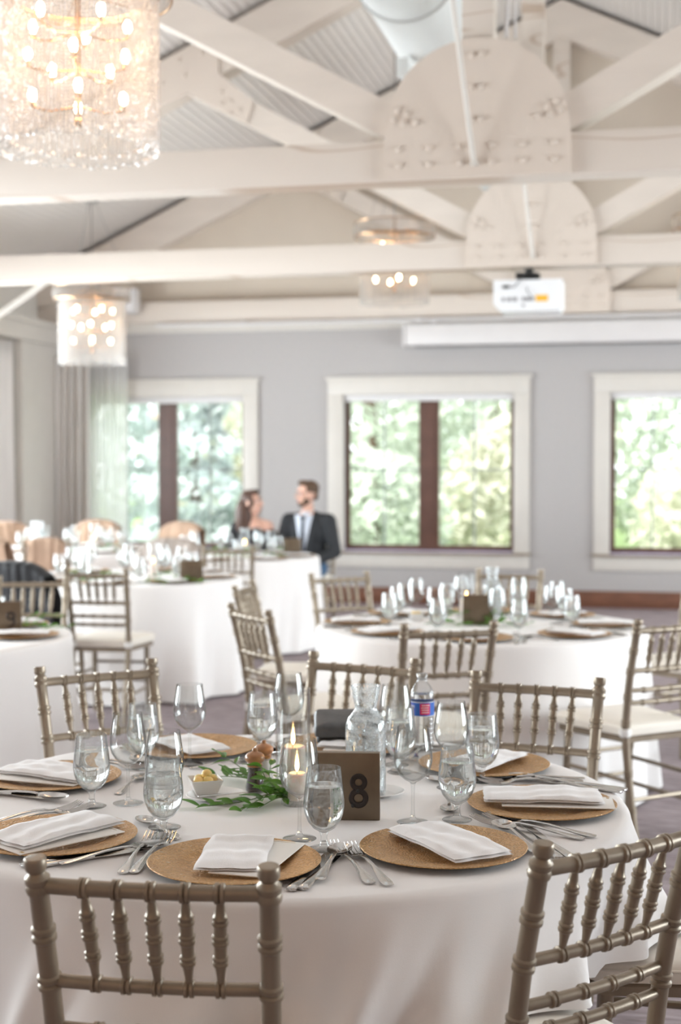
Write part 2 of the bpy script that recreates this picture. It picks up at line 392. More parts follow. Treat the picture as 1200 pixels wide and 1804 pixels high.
NTH = ['first', 'second', 'third', 'fourth', 'fifth', 'sixth', 'seventh', 'eighth', 'ninth', 'tenth', 'eleventh', 'twelfth', 'thirteenth', 'fourteenth', 'fifteenth', 'sixteenth']
def rank(objs, text):
    """labels members of one kind on one table by their order from the left"""
    for i, o in enumerate(sorted(objs, key=lambda q: pix(q.location)[0])): o['label'] = text.replace('#', NTH[i] if i < len(NTH) else 'last')

# ================================================================== the setting
XL, XR, YB, YF = -6.85, 4.92, 15.3, -3.5          # side walls, far wall, wall behind the camera
RX, RZ, SLOPE = -.965, 6.38, .465                  # ridge and roof slope
def zroof(x): return RZ - SLOPE*abs(x-RX)
structure(MB().span(XL-.2, XR+.2, YF-.2, YB+.2, -.1, 0).build('floor', 'floor', smooth=0))
def wall_with_holes(name, a0, a1, h, holes, z0, z1, put, mat):
    """wall along one axis with rectangular window openings"""
    mb = MB(); cur = a0
    for p, q in holes:
        put(mb, cur, p, 0, h); put(mb, p, q, 0, z0); put(mb, p, q, z1, h); cur = q
    put(mb, cur, a1, 0, h)
    return structure(mb.build(name, mat, smooth=0))
INS = [(a+.17, b-.17) for a, b in BACK_WIN]
wall_with_holes('wall_back', XL-.2, XR+.2, 3.06, INS, .57, 2.28, lambda m, a, b, z0, z1: m.span(a, b, YB, YB+.2, z0, z1), 'wall')
structure(MB().prism([(XL-.2, 3.06), (XR+.2, 3.06), (XR+.2, zroof(XR)+.1), (RX, RZ+.15), (XL-.2, zroof(XL)+.1)], YB, YB+.2).build('wall_gable', 'gable', smooth=0))
wall_with_holes('wall_left', YF-.2, YB+.2, zroof(XL)+.05, LEFT_WIN, .55, 2.55, lambda m, a, b, z0, z1: m.span(XL-.2, XL, a, b, z0, z1), 'cream')
wall_with_holes('wall_right', YF-.2, YB+.2, zroof(XR)+.05, UNSEEN_RIGHT_WIN, .55, 2.55, lambda m, a, b, z0, z1: m.span(XR, XR+.2, a, b, z0, z1), 'wall')
wall_with_holes('wall_front', XL-.2, XR+.2, 3.06, [], .6, 2.6, lambda m, a, b, z0, z1: m.span(a, b, YF-.2, YF, z0, z1), 'wall')
structure(MB().prism([(XL-.2, 3.06), (XR+.2, 3.06), (XR+.2, zroof(XR)+.1), (RX, RZ+.15), (XL-.2, zroof(XL)+.1)], YF-.2, YF).build('wall_gable_front', 'gable', smooth=0))

# ceiling: two slopes, each clad in long painted boards with open joints
mb = MB()
for s in (-1, 1):
    xe = XL-.2 if s < 0 else XR+.2
    mb.prism([(RX, RZ+.06), (RX, RZ+.2), (xe, zroof(xe)+.2), (xe, zroof(xe)+.06)], YF-.2, YB+.2)
ceil = structure(mb.build('ceiling', 'plank', smooth=0))
PW = .078; ang = math.atan(SLOPE)
pm = MB().bbox((0, 0, 0), (PW-.004, YB-YF, .020), .004).mesh('plank', 'plank', 30)
for s in (-1, 1):
    ln = (RX-XL if s < 0 else XR-RX)/cos(ang)
    for k in range(int(ln/PW)):
        t = (k+.5)*PW
        o = ob('plank', pm, ceil, (RX + s*t*cos(ang), (YB+YF)/2, RZ+.045 - t*sin(ang)), (0, s*ang, 0))

# trims, baseboards, corner pier and curtain header
structure(MB().span(XL, XR, YB-.10, YB, 3.03, 3.105).span(XL, XR, YB-.05, YB, 3.0, 3.03).build('trim_1', 'cream'))
structure(MB().span(XL, XL+.26, 0, YB-.1, 2.86, 3.08).span(XL, XL+.3, 0, YB-.1, 3.05, 3.1).build('trim_2', 'cream'))
structure(MB().span(XL, XL+.22, 14.22, YB, 0, 2.86).build('trim_3', 'cream'))
for y0, y1 in ((2.85, 3.55), (6.65, 7.35), (10.45, 11.15)): structure(MB().span(XL, XL+.12, y0+.15, y1-.15, 0, 2.86).build('trim_%d' % (4+int(y0/3.5)), 'cream'))
structure(MB().bbox(((XL+XR)/2, YB-.012, .09), (XR-XL, .024, .18), .006).build('baseboard_back', 'darkwood'))
structure(MB().bbox((XL+.012, (YF+YB)/2, .09), (.024, YB-YF, .18), .006).build('baseboard_left', 'darkwood'))
structure(MB().bbox((XR-.012, (YF+YB)/2, .09), (.024, YB-YF, .18), .006).build('baseboard_right', 'darkwood'))

def back_window(n, x0, x1):
    w = structure(ob('window_%d' % n, None, None, ((x0+x1)/2, YB, .57)))
    h = (x1-x0)/2; i = h-.17; zt = 1.71
    MB().bbox((0, -.02, zt+.085), (2*h, .04, .17), .004).bbox((-h+.085, -.02, zt/2), (.17, .04, zt), .004).bbox((h-.085, -.02, zt/2), (.17, .04, zt), .004) \
        .bbox((0, -.03, zt+.185), (2*h+.05, .06, .03), .004).build('casing', 'cream', w)
    MB().bbox((0, -.035, -.012), (2*h+.04, .07, .024), .004).build('sill', pbr_cache('sill_wood', (.30, .23, .17)), w)
    MB().bbox((0, -.012, -.10), (2*h, .024, .15), .004).build('apron', 'cream', w)
    MB().span(-i, i, .0, .19, 0, .012).build('ledge', 'sky_lavender', w)
    MB().bbox((0, .03, zt-.035), (2*i-.01, .06, .07), .012).build('blind', 'blind', w)
    MB().span(-.06, .06, .09, .16, .012, zt).build('mullion', 'sash', w)
    for s in (-1, 1):
        a, b = (-i, -.06) if s < 0 else (.06, i)
        f = MB(); t = .05
        f.span(a, a+t, .10, .15, .012, zt).span(b-t, b, .10, .15, .012, zt).span(a+t, b-t, .10, .15, .012, .012+t*1.1).span(a+t, b-t, .10, .15, zt-t, zt)
        sa = f.build('sash', 'sash', w)
        m = (a+b)/2; zm = .012+(zt)/2+.03
        MB().span(m-.009, m+.009, .115, .135, .06, zt-t).span(a+t, b-t, .115, .135, zm-.008, zm+.008).build('muntin', 'muntin', sa)
        for px0, px1 in ((a+t, m), (m, b-t)):
            for pz0, pz1 in ((.067, zm), (zm, zt-t)):
                MB().span(px0+.002, px1-.002, .122, .127, pz0+.002, pz1-.002).build('pane', 'pane', sa)
    return w
_pc = {}
def pbr_cache(name, col, **k):
    if name not in _pc: _pc[name] = pbr(name, col, **k)
    return _pc[name]
for n, (x0, x1) in enumerate(BACK_WIN): back_window(n+1, x0, x1)
def side_window(n, y0, y1, x, s, z0=.55, z1=2.55):
    w = structure(ob('window_%d' % n, None, None, (x, (y0+y1)/2, z0)))
    h = (y1-y0)/2; H = z1-z0
    f = MB(); xx = s*.1
    for a in (-h+.04, 0, h-.04): f.box((xx, a, H/2), (.06, .07, H))
    f.box((xx, 0, .035), (.06, 2*h, .07)).box((xx, 0, H-.035), (.06, 2*h, .07))
    f.build('sash', 'sash', w)
    for a in (-1, 1): MB().box((xx, a*h/2, H/2), (.006, h-.1, H-.14)).build('pane', 'pane', w)
for k, (y0, y1) in enumerate(LEFT_WIN): side_window(5+k, y0, y1, XL, -1)
for k, (y0, y1) in enumerate(UNSEEN_RIGHT_WIN): side_window(9+k, y0, y1, XR, 1)

# ------------------------------------------------------------------ roof trusses
bolt_me = MB().lathe([(.021, 0), (.021, .004), (.016, .006), (.016, .015), (.010, .019)], 8, M4=Matrix.Rotation(pi/2, 4, 'X')).mesh('bolt', 'gusset', 40)
def make_truss():
    r = root('roof_truss', 'truss')
    xe = 5.88
    MB().bbox((0, .1, .115), (2*xe, .2, .23), .008).build('bottom_chord', 'beam', r)
    zc = lambda x: RZ-3.1-SLOPE*abs(x)-.0
    for s in (-1, 1):
        MB().prism([(s*xe, zc(xe)-.40), (s*xe, zc(xe)-.02), (0, zc(0)-.02), (0, zc(0)-.40)], .0, .2).build('rafter', 'brace', r)
        a, b = Vector((s*.40, 0, .29)), Vector((s*2.95, 0, 1.68))
        d = (b-a).normalized(); nrm = Vector((-d.z, 0, d.x))*.093
        MB().prism([((a+nrm).x, (a+nrm).z), ((b+nrm).x, (b+nrm).z), ((b-nrm).x, (b-nrm).z), ((a-nrm).x, (a-nrm).z)], .005, .195).build('web_brace', 'brace', r)
        pl = MB().prism([(s*2.36, 1.25), (s*2.30, 1.44), (s*2.6, 1.68), (s*2.6, 2.05), (s*3.45, 1.65), (s*3.45, 1.30), (s*2.86, 1.54)], -.02, -.0005).build('splice_plate', 'gusset', r)
        for bx, bz in ((2.42, 1.36), (2.5, 1.44), (2.5, 1.34), (2.58, 1.42), (2.58, 1.52), (2.75, 1.85), (2.9, 1.68), (2.95, 1.8), (3.1, 1.62), (3.2, 1.7)):
            ob('bolt', bolt_me, pl, (s*bx, -.02, bz))
    MB().bbox((0, .1, 1.85), (.178, .16, 2.75), .006).build('king_post', 'beam', r)
    R = .515
    poly = [(-R, 0), (R, 0), (R, .24)] + [(R*cos(a), .24+R*sin(a)) for a in [pi*k/36 for k in range(1, 36)]] + [(-R, .24)]
    g = MB().prism(poly, -.045, 0).build('gusset_plate', 'gusset', r, smooth=25)
    pts = [(-.43+.172*k, z) for k in range(6) for z in (.075, .165)] + [(x, z) for x in (-.025, .028) for z in (.66, .485, .31)]
    for s in (-1, 1): pts += [(s*.435, .385), (s*.385, .358), (s*.46, .335), (s*.405, .308), (s*.335, .312)]
    for x, z in pts: ob('bolt', bolt_me, g, (x, -.045, z))
    MB().prism(poly, .2, .224).build('back_plate', 'gusset', r, smooth=25)
    return r
truss = make_truss()
for k, (Y, lab) in enumerate(((7.9, 'large cream roof truss nearest the camera with bolted half-round plate'), (11.5, 'white painted roof truss behind it, projector hung under its bolted plate'),
                               (15.1, 'farthest roof truss, flat against the beige gable wall'))):
    place(truss, (RX, Y, 3.1), 0, lab, 'exposed roof trusses')

o = MB().tube([(-5.88, .1, -1.03), (-4.22, .1, 0)], .028, 10).lathe([(.05, 0), (.05, .01)], 12, (-4.22, .1, -.01)).build('knee_brace', 'cream', loc=(RX, 11.5, 3.1)); tag(o, 'thin cream brace rising from the left wall to the second truss', 'brace')
# white rods standing in front of the bolted plates
for (a, b, lab) in (((-1.075, 7.45, 4.21), (-.972, 7.84, 3.16), 'thin white rod leaning against the nearest bolted truss plate'), ((-1.03, 11.18, 3.98), (-.945, 11.44, 3.16), 'thin white rod leaning against the second bolted truss plate')):
    v = Vector(b)-Vector(a); top = Vector(a)-v*.35
    o = MB().tube([Vector(top)-Vector(b), Vector(a)-Vector(b), (0, 0, 0)], .0145, 10).lathe([(.020, -.005), (.024, .0), (.02, .012)], 10).build('suspension_rod', 'cream', loc=b)
    tag(o, lab, 'rod', 'white suspension rods')
# air duct
d = thing('air_duct', 'big round white air duct running under the ridge past the truss post', 'duct', (-1.42, 3.0, 4.38))
mb = MB(); mb.rings([[Vector((.3*r*cos(2*pi*j/40), y, .3*r*sin(2*pi*j/40))) for j in range(40)] for y, r in ((0, 1), (10.8, 1), (10.9, .95), (10.92, .6))])
mb.build('duct_body', 'duct', d)
for y in (1.6, 3.4, 5.2, 7.0, 8.8):
    mb = MB(); mb.rings([[Vector((.3*r*cos(2*pi*j/40), y+dy, .3*r*sin(2*pi*j/40))) for j in range(40)] for dy, r in ((0, .99), (0, 1.05), (.03, 1.05), (.03, .99))]); mb.build('duct_collar', 'duct', d)
for y in (1.0, 4.4, 8.2): MB().tube([(-.2, y, .2), (-.2, y, 1.6)], .006, 6).tube([(.2, y, .2), (.2, y, 1.6)], .006, 6).build('hanger', 'grey_metal', d)
o = MB().bbox((0, 0, 0), (.06, .14, .10), .008).bbox((0, -.075, 0), (.075, .012, .12), .004).build('damper_box', 'duct', loc=(-1.56, 9.0, 4.02)); tag(o, 'small grey damper box beside the big white duct', 'box')
o = MB().tube([(-.83, 7.98, 4.9), (-.80, 7.99, 4.2), (-.815, 7.97, 3.88)], .012, 8).tube([(-.77, 8.0, 4.9), (-.765, 8.0, 3.88)], .008, 8).build('conduit', 'white_metal'); tag(o, 'two thin white cables dropping behind the nearest truss plate', 'cable')

# pipe, screen housing, speaker along the far wall
p = thing('wall_pipe', 'long thin white pipe along the top of the far wall', 'pipe', (-.5, 15.03, 3.06))
MB().tube([(-4.9, 0, 0), (5.2, 0, 0)], .019, 10).build('pipe_run', 'white_metal', p)
for x in (-3.9, -2.4, -1.95, .2, 1.4, 2.9): MB().tube([(x-.03, 0, 0), (x+.03, 0, 0)], .027, 10).build('coupling', 'white_metal', p)
s = thing('projection_screen', 'long white rolled projection screen housing above the far windows', 'screen', (.6, 15.12, 2.79))
MB().bbox((0, 0, .115), (6.4, .17, .23), .02).build('housing', 'white_metal', s)
MB().bbox((-3.215, 0, .115), (.03, .19, .245), .01).bbox((3.215, 0, .115), (.03, .19, .245), .01).build('end_cap', 'white_metal', s)
for x in (-2.9, 0, 2.9): MB().bbox((x, .03, .25), (.06, .12, .04), .004).build('bracket', 'white_metal', s)
MB().tube([(-3.1, 0, -.008), (3.1, 0, -.008)], .012, 8).build('hem_bar', 'grey_metal', s)
s = thing('wall_speaker', 'pale grey box speaker mounted on the farthest truss beam', 'speaker', (-5.73, 14.98, 3.2))
MB().bbox((0, 0, .135), (.26, .19, .27), .012).build('cabinet', 'white_metal', s)
MB().bbox((0, -.098, .15), (.21, .012, .2), .005).build('grille', 'blind', s)
MB().ell((-.09, -.1, .03), (.012, .006, .012), 10, 6).build('indicator_light', emit_mat('blue_led', (.45, .7, 1), 3, False), s)

# projector under the second truss
P = thing('projector', 'white ceiling projector with yellow sticker hung under the second truss', 'projector', (-.99, 11.6, 2.74))
prof = [(-.27, .25), (-.27, .06), (-.215, 0), (.25, 0), (.275, .05), (.275, .25)]
mb = MB(); mb.prism(prof, -.17, .17); mb.build('body', 'projector', P)
MB().lathe([(.05, .25), (.05, .28), (.085, .30), (.085, .32), (.035, .325), (.035, .36)], 16).box((-.06, -.02, .30), (.09, .06, .05)).box((.05, .03, .29), (.07, .07, .05)).build('mount', 'black', P)
MB().box((.115, -.1725, .10), (.095, .005, .05)).build('warning_sticker', 'yellow', P)
MB().box((-.17, -.175, .195), (.05, .012, .022)).build('power_socket', 'black', P)
mb = MB()
for x, w in ((-.19, .02), (-.145, .03), (-.10, .035), (-.03, .02), (.005, .035), (.04, .02)): mb.box((x, -.173, .095), (w, .006, .03))
mb.lathe([(.011, 0), (.011, .006)], 10, (-.03, -.17, .045), M4=Matrix.Rotation(pi/2, 4, 'X')); mb.build('port_row', 'print', P)
mb = MB(); mb.tube([(-.17, -.178, .195), (-.1, -.20, .19), (-.05, -.19, .25), (-.01, -.06, .30)], .004, 6).tube([(.04, -.176, .10), (.0, -.2, .16), (-.01, -.05, .30)], .003, 6); mb.build('cable', 'black', P)

# ------------------------------------------------------------------ curtains
def curtain(name, mat, X0, X1, y, z0, z1, pleats, depth, axis='x', seed=1, gather=.4):
    r = random.Random(seed); ph = [r.uniform(0, 6.28) for _ in range(4)]
    n = int(pleats*10)
    def fn(u, v):
        a = u*pleats*2*pi + .5*sin(u*9+ph[0])
        A = depth*(.55+.45*(1-v))*(1+.3*sin(u*5+ph[1]))
        off = A*sin(a) + .35*A*sin(2*a+ph[2])*(1-v)
        t = u + .15/pleats*sin(a*1+ph[3])*(1-v)
        c = X0 + (X1-X0)*t
        z = z0 + (z1-z0)*v
        return (c, y+off, z) if axis == 'x' else (y+off, c, z)
    o = MB().grid(fn, n, 10).build(name, mat, smooth=180)
    md = o.modifiers.new('thick', 'SOLIDIFY'); md.thickness = .004
    return o
tag(curtain('curtain', 'curtain', -6.78, -6.21, 15.08, .02, 2.74, 6, .055, seed=3), 'heavy cream curtain hanging in the far left corner beside the first window', 'curtain')
tag(curtain('sheer_curtain', 'sheer', -6.23, -5.78, 15.12, .02, 2.74, 5, .03, seed=5), 'translucent white sheer curtain covering the left part of the first window', 'curtain')
tag(curtain('curtain', 'curtain', 13.2, 14.17, -6.70, .02, 2.84, 7, .05, 'y', seed=7), 'long cream curtain on the left wall cut by the photo edge', 'curtain')
for k, yy in enumerate((2.95, 6.75, 10.5)):
    pass

# ------------------------------------------------------------------ outdoors: lawn and trees
structure(MB().span(-60, 60, YB+.2, 90, -.6, -.5).build('ground', 'lawn', smooth=0))
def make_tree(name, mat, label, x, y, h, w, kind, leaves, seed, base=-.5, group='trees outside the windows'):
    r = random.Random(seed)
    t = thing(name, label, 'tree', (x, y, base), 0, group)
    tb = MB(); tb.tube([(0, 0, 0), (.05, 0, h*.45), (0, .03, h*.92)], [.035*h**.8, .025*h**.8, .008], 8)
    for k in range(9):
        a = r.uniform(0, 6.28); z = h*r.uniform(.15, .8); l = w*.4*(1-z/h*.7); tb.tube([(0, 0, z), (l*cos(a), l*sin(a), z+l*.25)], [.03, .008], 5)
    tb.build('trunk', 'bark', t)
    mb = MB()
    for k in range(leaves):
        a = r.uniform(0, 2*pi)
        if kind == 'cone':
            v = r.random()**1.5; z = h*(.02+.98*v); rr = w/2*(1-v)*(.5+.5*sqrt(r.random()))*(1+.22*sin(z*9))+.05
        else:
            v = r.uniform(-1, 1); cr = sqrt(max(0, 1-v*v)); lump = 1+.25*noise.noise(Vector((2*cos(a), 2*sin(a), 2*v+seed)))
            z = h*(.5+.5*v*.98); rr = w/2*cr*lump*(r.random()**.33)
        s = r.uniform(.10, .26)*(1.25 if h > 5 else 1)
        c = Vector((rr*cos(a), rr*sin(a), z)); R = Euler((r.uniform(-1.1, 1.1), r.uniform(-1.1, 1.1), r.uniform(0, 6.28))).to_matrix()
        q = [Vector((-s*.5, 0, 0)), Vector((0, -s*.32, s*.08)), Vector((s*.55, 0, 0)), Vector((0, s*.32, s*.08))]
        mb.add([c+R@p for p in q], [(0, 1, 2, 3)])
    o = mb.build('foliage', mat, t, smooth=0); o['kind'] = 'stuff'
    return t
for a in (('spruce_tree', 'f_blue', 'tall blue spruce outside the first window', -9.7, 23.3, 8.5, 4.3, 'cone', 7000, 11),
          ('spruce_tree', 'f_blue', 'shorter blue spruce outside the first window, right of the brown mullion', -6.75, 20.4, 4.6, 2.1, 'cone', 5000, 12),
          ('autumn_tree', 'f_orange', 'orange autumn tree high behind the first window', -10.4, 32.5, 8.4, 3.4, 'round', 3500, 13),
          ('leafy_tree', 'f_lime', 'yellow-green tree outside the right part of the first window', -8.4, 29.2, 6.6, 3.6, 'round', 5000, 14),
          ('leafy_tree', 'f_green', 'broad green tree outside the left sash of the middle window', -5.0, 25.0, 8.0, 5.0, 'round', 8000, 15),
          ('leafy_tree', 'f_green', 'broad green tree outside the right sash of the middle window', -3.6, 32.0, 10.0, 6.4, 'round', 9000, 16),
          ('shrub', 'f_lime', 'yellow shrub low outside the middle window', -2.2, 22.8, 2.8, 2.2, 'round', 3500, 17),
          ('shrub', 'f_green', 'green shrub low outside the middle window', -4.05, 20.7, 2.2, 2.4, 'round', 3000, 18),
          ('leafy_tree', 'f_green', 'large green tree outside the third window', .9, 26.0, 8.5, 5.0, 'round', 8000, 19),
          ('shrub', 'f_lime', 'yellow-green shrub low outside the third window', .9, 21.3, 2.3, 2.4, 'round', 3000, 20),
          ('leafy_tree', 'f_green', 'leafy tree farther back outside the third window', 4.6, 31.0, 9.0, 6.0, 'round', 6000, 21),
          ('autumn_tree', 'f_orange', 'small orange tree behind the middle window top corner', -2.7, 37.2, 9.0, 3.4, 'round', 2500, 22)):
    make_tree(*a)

# ================================================================== chandeliers
def strand_mesh():
    mb = MB(); H = .575; nb = 46; r = random.Random(4)
    for R, n, h0 in ((.303, 150, 0), (.262, 96, .03)):
        for k in range(n):
            a = 2*pi*k/n; x, y = R*cos(a), R*sin(a); low = r.uniform(-.006, .006) + h0
            m = nb - int(h0/.0125)
            for j in range(m):
                z = low + .006 + j*(H-h0)/m
                s = .0052 if j else .007; hz = .0064 if j else .011
                b = 2*pi*r.random()
                u = Vector((cos(b), sin(b), 0))*s; w = Vector((-sin(b), cos(b), 0))*s; c = Vector((x, y, z)); zz = Vector((0, 0, hz))
                mb.add([c+u, c+w, c-u, c-w, c+zz, c-zz], [(0, 1, 4), (1, 2, 4), (2, 3, 4), (3, 0, 4), (1, 0, 5), (2, 1, 5), (3, 2, 5), (0, 3, 5)])
    return mb.mesh('crystal_strand', 'crystal', 0)
def ring_mesh():
    mb = MB()
    for i in range(7):
        z = .585 + i*.0165; R = .355 - .004*abs(i-3); n = 130
        for k in range(n):
            a = 2*pi*(k+.5*(i % 2))/n; c = Vector((R*cos(a), R*sin(a), z)); s = .0078
            mb.add([c+Vector((s, 0, 0)), c+Vector((0, s, 0)), c-Vector((s, 0, 0)), c-Vector((0, s, 0)), c+Vector((0, 0, s)), c-Vector((0, 0, s))],
                   [(0, 1, 4), (1, 2, 4), (2, 3, 4), (3, 0, 4), (1, 0, 5), (2, 1, 5), (3, 2, 5), (0, 3, 5)])
    return mb.mesh('crystal_band', 'crystal', 0)
def make_chandelier():
    r = root('chandelier', 'chandelier')
    o = ob('crystal_strand', strand_mesh(), r); o['kind'] = 'stuff'
    o = ob('crystal_band', ring_mesh(), r); o['kind'] = 'stuff'
    for R, z in ((.303, .58), (.262, .58), (.355, .58), (.355, .695)):
        MB().tube([(R*cos(2*pi*j/48), R*sin(2*pi*j/48), z) for j in range(49)], .005, 6).build('hoop', 'brass', r)
    st = MB(); st.tube([(0, 0, .12), (0, 0, .74)], .009, 10).ell((0, 0, .11), (.02, .02, .02), 10, 6)
    for k in range(6): a = k*pi/3; st.tube([(0, 0, .6), (.355*cos(a), .355*sin(a), .6)], .004, 6)
    st.build('stem', 'brass', r)
    bulb_me = MB().lathe([(.006, 0), (.013, .012), (.017, .026), (.014, .042), (.006, .052)], 10).mesh('bulb', 'bulb', 180)
    for z, n, R, ph in ((.16, 4, .17, .4), (.30, 5, .19, .0), (.44, 5, .19, .55)):
        for k in range(n):
            a = ph + 2*pi*k/n
            arm = MB().tube([(0, 0, z+.01), (R*.6*cos(a), R*.6*sin(a), z-.012), (R*cos(a), R*sin(a), z)], .0045, 6).lathe([(.010, 0), (.013, .006), (.008, .02)], 8, (R*cos(a), R*sin(a), z)).build('arm', 'brass', r)
            ob('bulb', bulb_me, arm, (R*cos(a), R*sin(a), z+.02))
    return r
CH = make_chandelier(); kids(CH)
def hang(x, y, zb, label, watts):
    c = place(CH, (x, y, zb), 0, label, 'crystal drum chandeliers')
    zc = zroof(x) - zb + .03
    s = MB(); s.tube([(0, 0, .72), (0, 0, zc)], .006, 8)
    for k in range(3): a = k*2.1+.4; s.tube([(.355*cos(a), .355*sin(a), .69), (.03*cos(a), .03*sin(a), min(zc-.05, 1.5))], .0025, 5)
    s.build('suspension', 'grey_metal', c)
    MB().lathe([(.06, min(zc, 1.50)-.03), (.07, min(zc, 1.5)), (.03, min(zc, 1.5)+.02)], 20).build('canopy', 'grey_metal', c)
    for z in (.2, .42):
        L = bpy.data.lights.new('chandelier_and_fill_light', 'POINT'); L.energy = watts/2; L.color = (1, .58, .32); L.shadow_soft_size = .12
        o = bpy.data.objects.new('chandelier_and_fill_light', L); COL.objects.link(o); o.parent = c; o.location = (0, 0, z)
    return c
hang(-2.14, 5.10, 2.70, 'large crystal drum chandelier hanging nearest the camera at the top corner', 9)
hang(-5.06, 12.35, 2.45, 'crystal drum chandelier in front of the far corner curtain', 2)
hang(-2.23, 12.35, 2.93, 'crystal drum chandelier half hidden behind the white truss beam', 2)
hang(.50, 12.35, 2.90, 'crystal drum chandelier cut by the right edge of the photo', 2)

# ================================================================== chairs
def zy(z):                                     # lean of the back posts
    t = [(0, -.262), (.2, -.225), (.45, -.195), (.66, -.222), (.915, -.285)]
    for (a, p), (b, q) in zip(t, t[1:]):
        if z <= b: return p + (q-p)*(z-a)/(b-a)
    return t[-1][1]
def zx(z): return .168 + (.0 if z > .45 else 0) + (z-.45)*.026 if z > .45 else .168 - (.45-z)*.02
def ringed(z): return [(z-.013, .0158), (z-.010, .0195), (z-.004, .0195), (z-.001, .0160), (z+.001, .0160), (z+.004, .0195), (z+.010, .0195), (z+.013, .0158)]
def make_chair():
    r = root('ballroom_chair', 'chair')
    prof = [(0, .013), (.02, .0145)]
    for z in (.16, .30): prof += ringed(z)
    prof += [(.40, .0165)]
    for z in (.50, .605, .708, .79): prof += ringed(z)
    prof += [(.855, .0155), (.860, .019), (.8665, .0205), (.873, .0175), (.876, .0195), (.884, .0195), (.888, .0150), (.8925, .0125), (.897, .0160), (.900, .0172), (.914, .0172), (.916, .015)]
    me = {}
    for s in (-1, 1):
        MB().tube([(s*zx(z), zy(z), z) for z, _ in prof], [q for _, q in prof], 16).build('back_post', 'chair', r)
    def rail(name, z, rad, rings):
        x1 = zx(z)-.012; y = zy(z); n = 20; pts = []; rd = []
        xs = sorted(set([-x1 + 2*x1*k/n for k in range(n+1)] + [c+d for c in rings for d in (-.0085, -.007, -.002, 0, .002, .007, .0085)]))
        for x in xs:
            pts.append((x, y-.010*(1-(x/x1)**2), z)); q = rad
            for c in rings:
                if .0015 < abs(x-c) < .0075: q = rad+.0035
            rd.append(q)
        MB().tube(pts, rd, 12).build(name, 'chair', r)
    sx = [k*.0525 for k in (-2, -1, 0, 1, 2)]; sb = [k*.049 for k in (-2, -1, 0, 1, 2)]
    rail('top_rail', .870, .0128, sx); rail('back_rail', .710, .0108, sb)
    rail('back_rail', .630, .0100, [-.10, -.033, .033, .10]); rail('back_rail', .580, .0100, [-.10, -.033, .033, .10])
    for a, b in zip(sx, sb):
        z0, z1 = .713, .866; p = []
        prof = [(0, .0050), (.16, .0075), (.24, .0095), (.255, .0125), (.285, .0125), (.30, .0098), (.315, .0125), (.34, .0125), (.355, .0100), (.47, .0105), (.485, .0130), (.515, .0130), (.53, .0105), (.545, .0130), (.57, .0130), (.585, .0105),
                (.68, .0103), (.695, .0128), (.72, .0128), (.735, .0100), (.75, .0120), (.775, .0120), (.79, .0095), (.87, .0078), (1, .0048)]
        bow = lambda x: -.010*(1-(x/.17)**2)
        MB().tube([(b+(a-b)*t, zy(z0+(z1-z0)*t)+bow(a), z0+(z1-z0)*t) for t, _ in prof], [q for _, q in prof], 10).build('spindle', 'chair', r)
    # seat frame and cushion: trapezoid with round corners, wider at the front
    def outline(sc, n=9):
        pts = []
        for cx, cyy, a0, rr in ((.155, .165, 0, .06), (-.155, .165, 90, .06), (-.135, -.165, 180, .035), (.135, -.165, 270, .035)):
            for k in range(n+1):
                a = radians(a0+90*k/n); pts.append(((cx+rr*cos(a))*sc, (cyy+rr*sin(a)*1.0)*sc))
        return pts
    MB().rings([[Vector((x, y, z)) for x, y in outline(s)] for s, z in ((.90, .415), (.96, .418), (.965, .438), (.93, .444))]).build('seat_frame', 'chair', r)
    c = MB().rings([[Vector((x, y, z)) for x, y in outline(s)] for s, z in ((.93, .443), (.985, .447), (1.0, .462), (1.0, .474), (.985, .482), (.95, .489), (.85, .495), (.6, .500), (.3, .502))]).build('cushion', 'cushion', r)
    MB().tube([(x*1.004, y*1.004, .474) for x, y in outline(1)+outline(1)[:1]], .0032, 6).build('piping', 'cushion', c)
    for s in (-1, 1):
        prof = [(0, .013), (.02, .014)] + ringed(.20) + ringed(.32) + [(.40, .0165), (.432, .0165)]
        MB().tube([(s*(.165+.004*(1-z/.43)), .165+.025*(1-z/.43), z) for z, _ in prof], [q for _, q in prof], 12).build('leg', 'chair', r)
        for z in (.16, .27): MB().tube([(s*zx(z), zy(z), z), (s*(.168), .175, z)], .0095, 8).build('stretcher', 'chair', r)
        MB().lathe([(.021, -.016), (.0235, -.012), (.0235, .012), (.021, .016)], 12, (s*zx(.462), zy(.462), .462)).build('cushion_tie', 'tie', r)
    for z in (.20, .31): MB().tube([(-.166, .18, z), (.166, .18, z)], .0095, 8).build('stretcher', 'chair', r)
    MB().tube([(-.163, zy(.2), .20), (.163, zy(.2), .20)], .0095, 8).build('stretcher', 'chair', r)
    return r
CHAIR = make_chair(); kids(CHAIR)
def chair(mx, my, face, label):
    """mx, my: middle of the back's top edge; face: heading of the sitter (degrees)"""
    f = radians(face); loc = (mx+.285*cos(f), my+.285*sin(f), 0)
    return place(CHAIR, loc, f-pi/2, label, 'champagne ballroom chairs')
chair(-.733, 2.005, 95, 'pewter chair back in front of the number eight table, whole back cut by bottom edge')
chair(-.043, 2.372, 138, 'pewter chair at the near right edge, its ivory seat tucked under the tablecloth')
chair(.36, 3.16, 181, 'chair mostly outside the photo, only its seat showing beside the round tablecloth')
chair(-.319, 4.062, -100, 'chair behind the water bottle on the far side of the number eight table')
chair(-.883, 4.361, -106, 'chair behind the carafe and dark clutch, cut off by the table')
chair(-1.637, 4.018, -46, 'chair at the back left of the number eight table, behind the wine glasses')
chair(-.747, 5.322, 118, 'chair in front of the middle round table, back toward the camera')
chair(.085, 5.70, 131, 'chair at right turned sideways showing its whole ivory seat and stretchers')
chair(-1.71, 7.74, -47, 'chair at the far left of the middle table, in front of the brown baseboard')
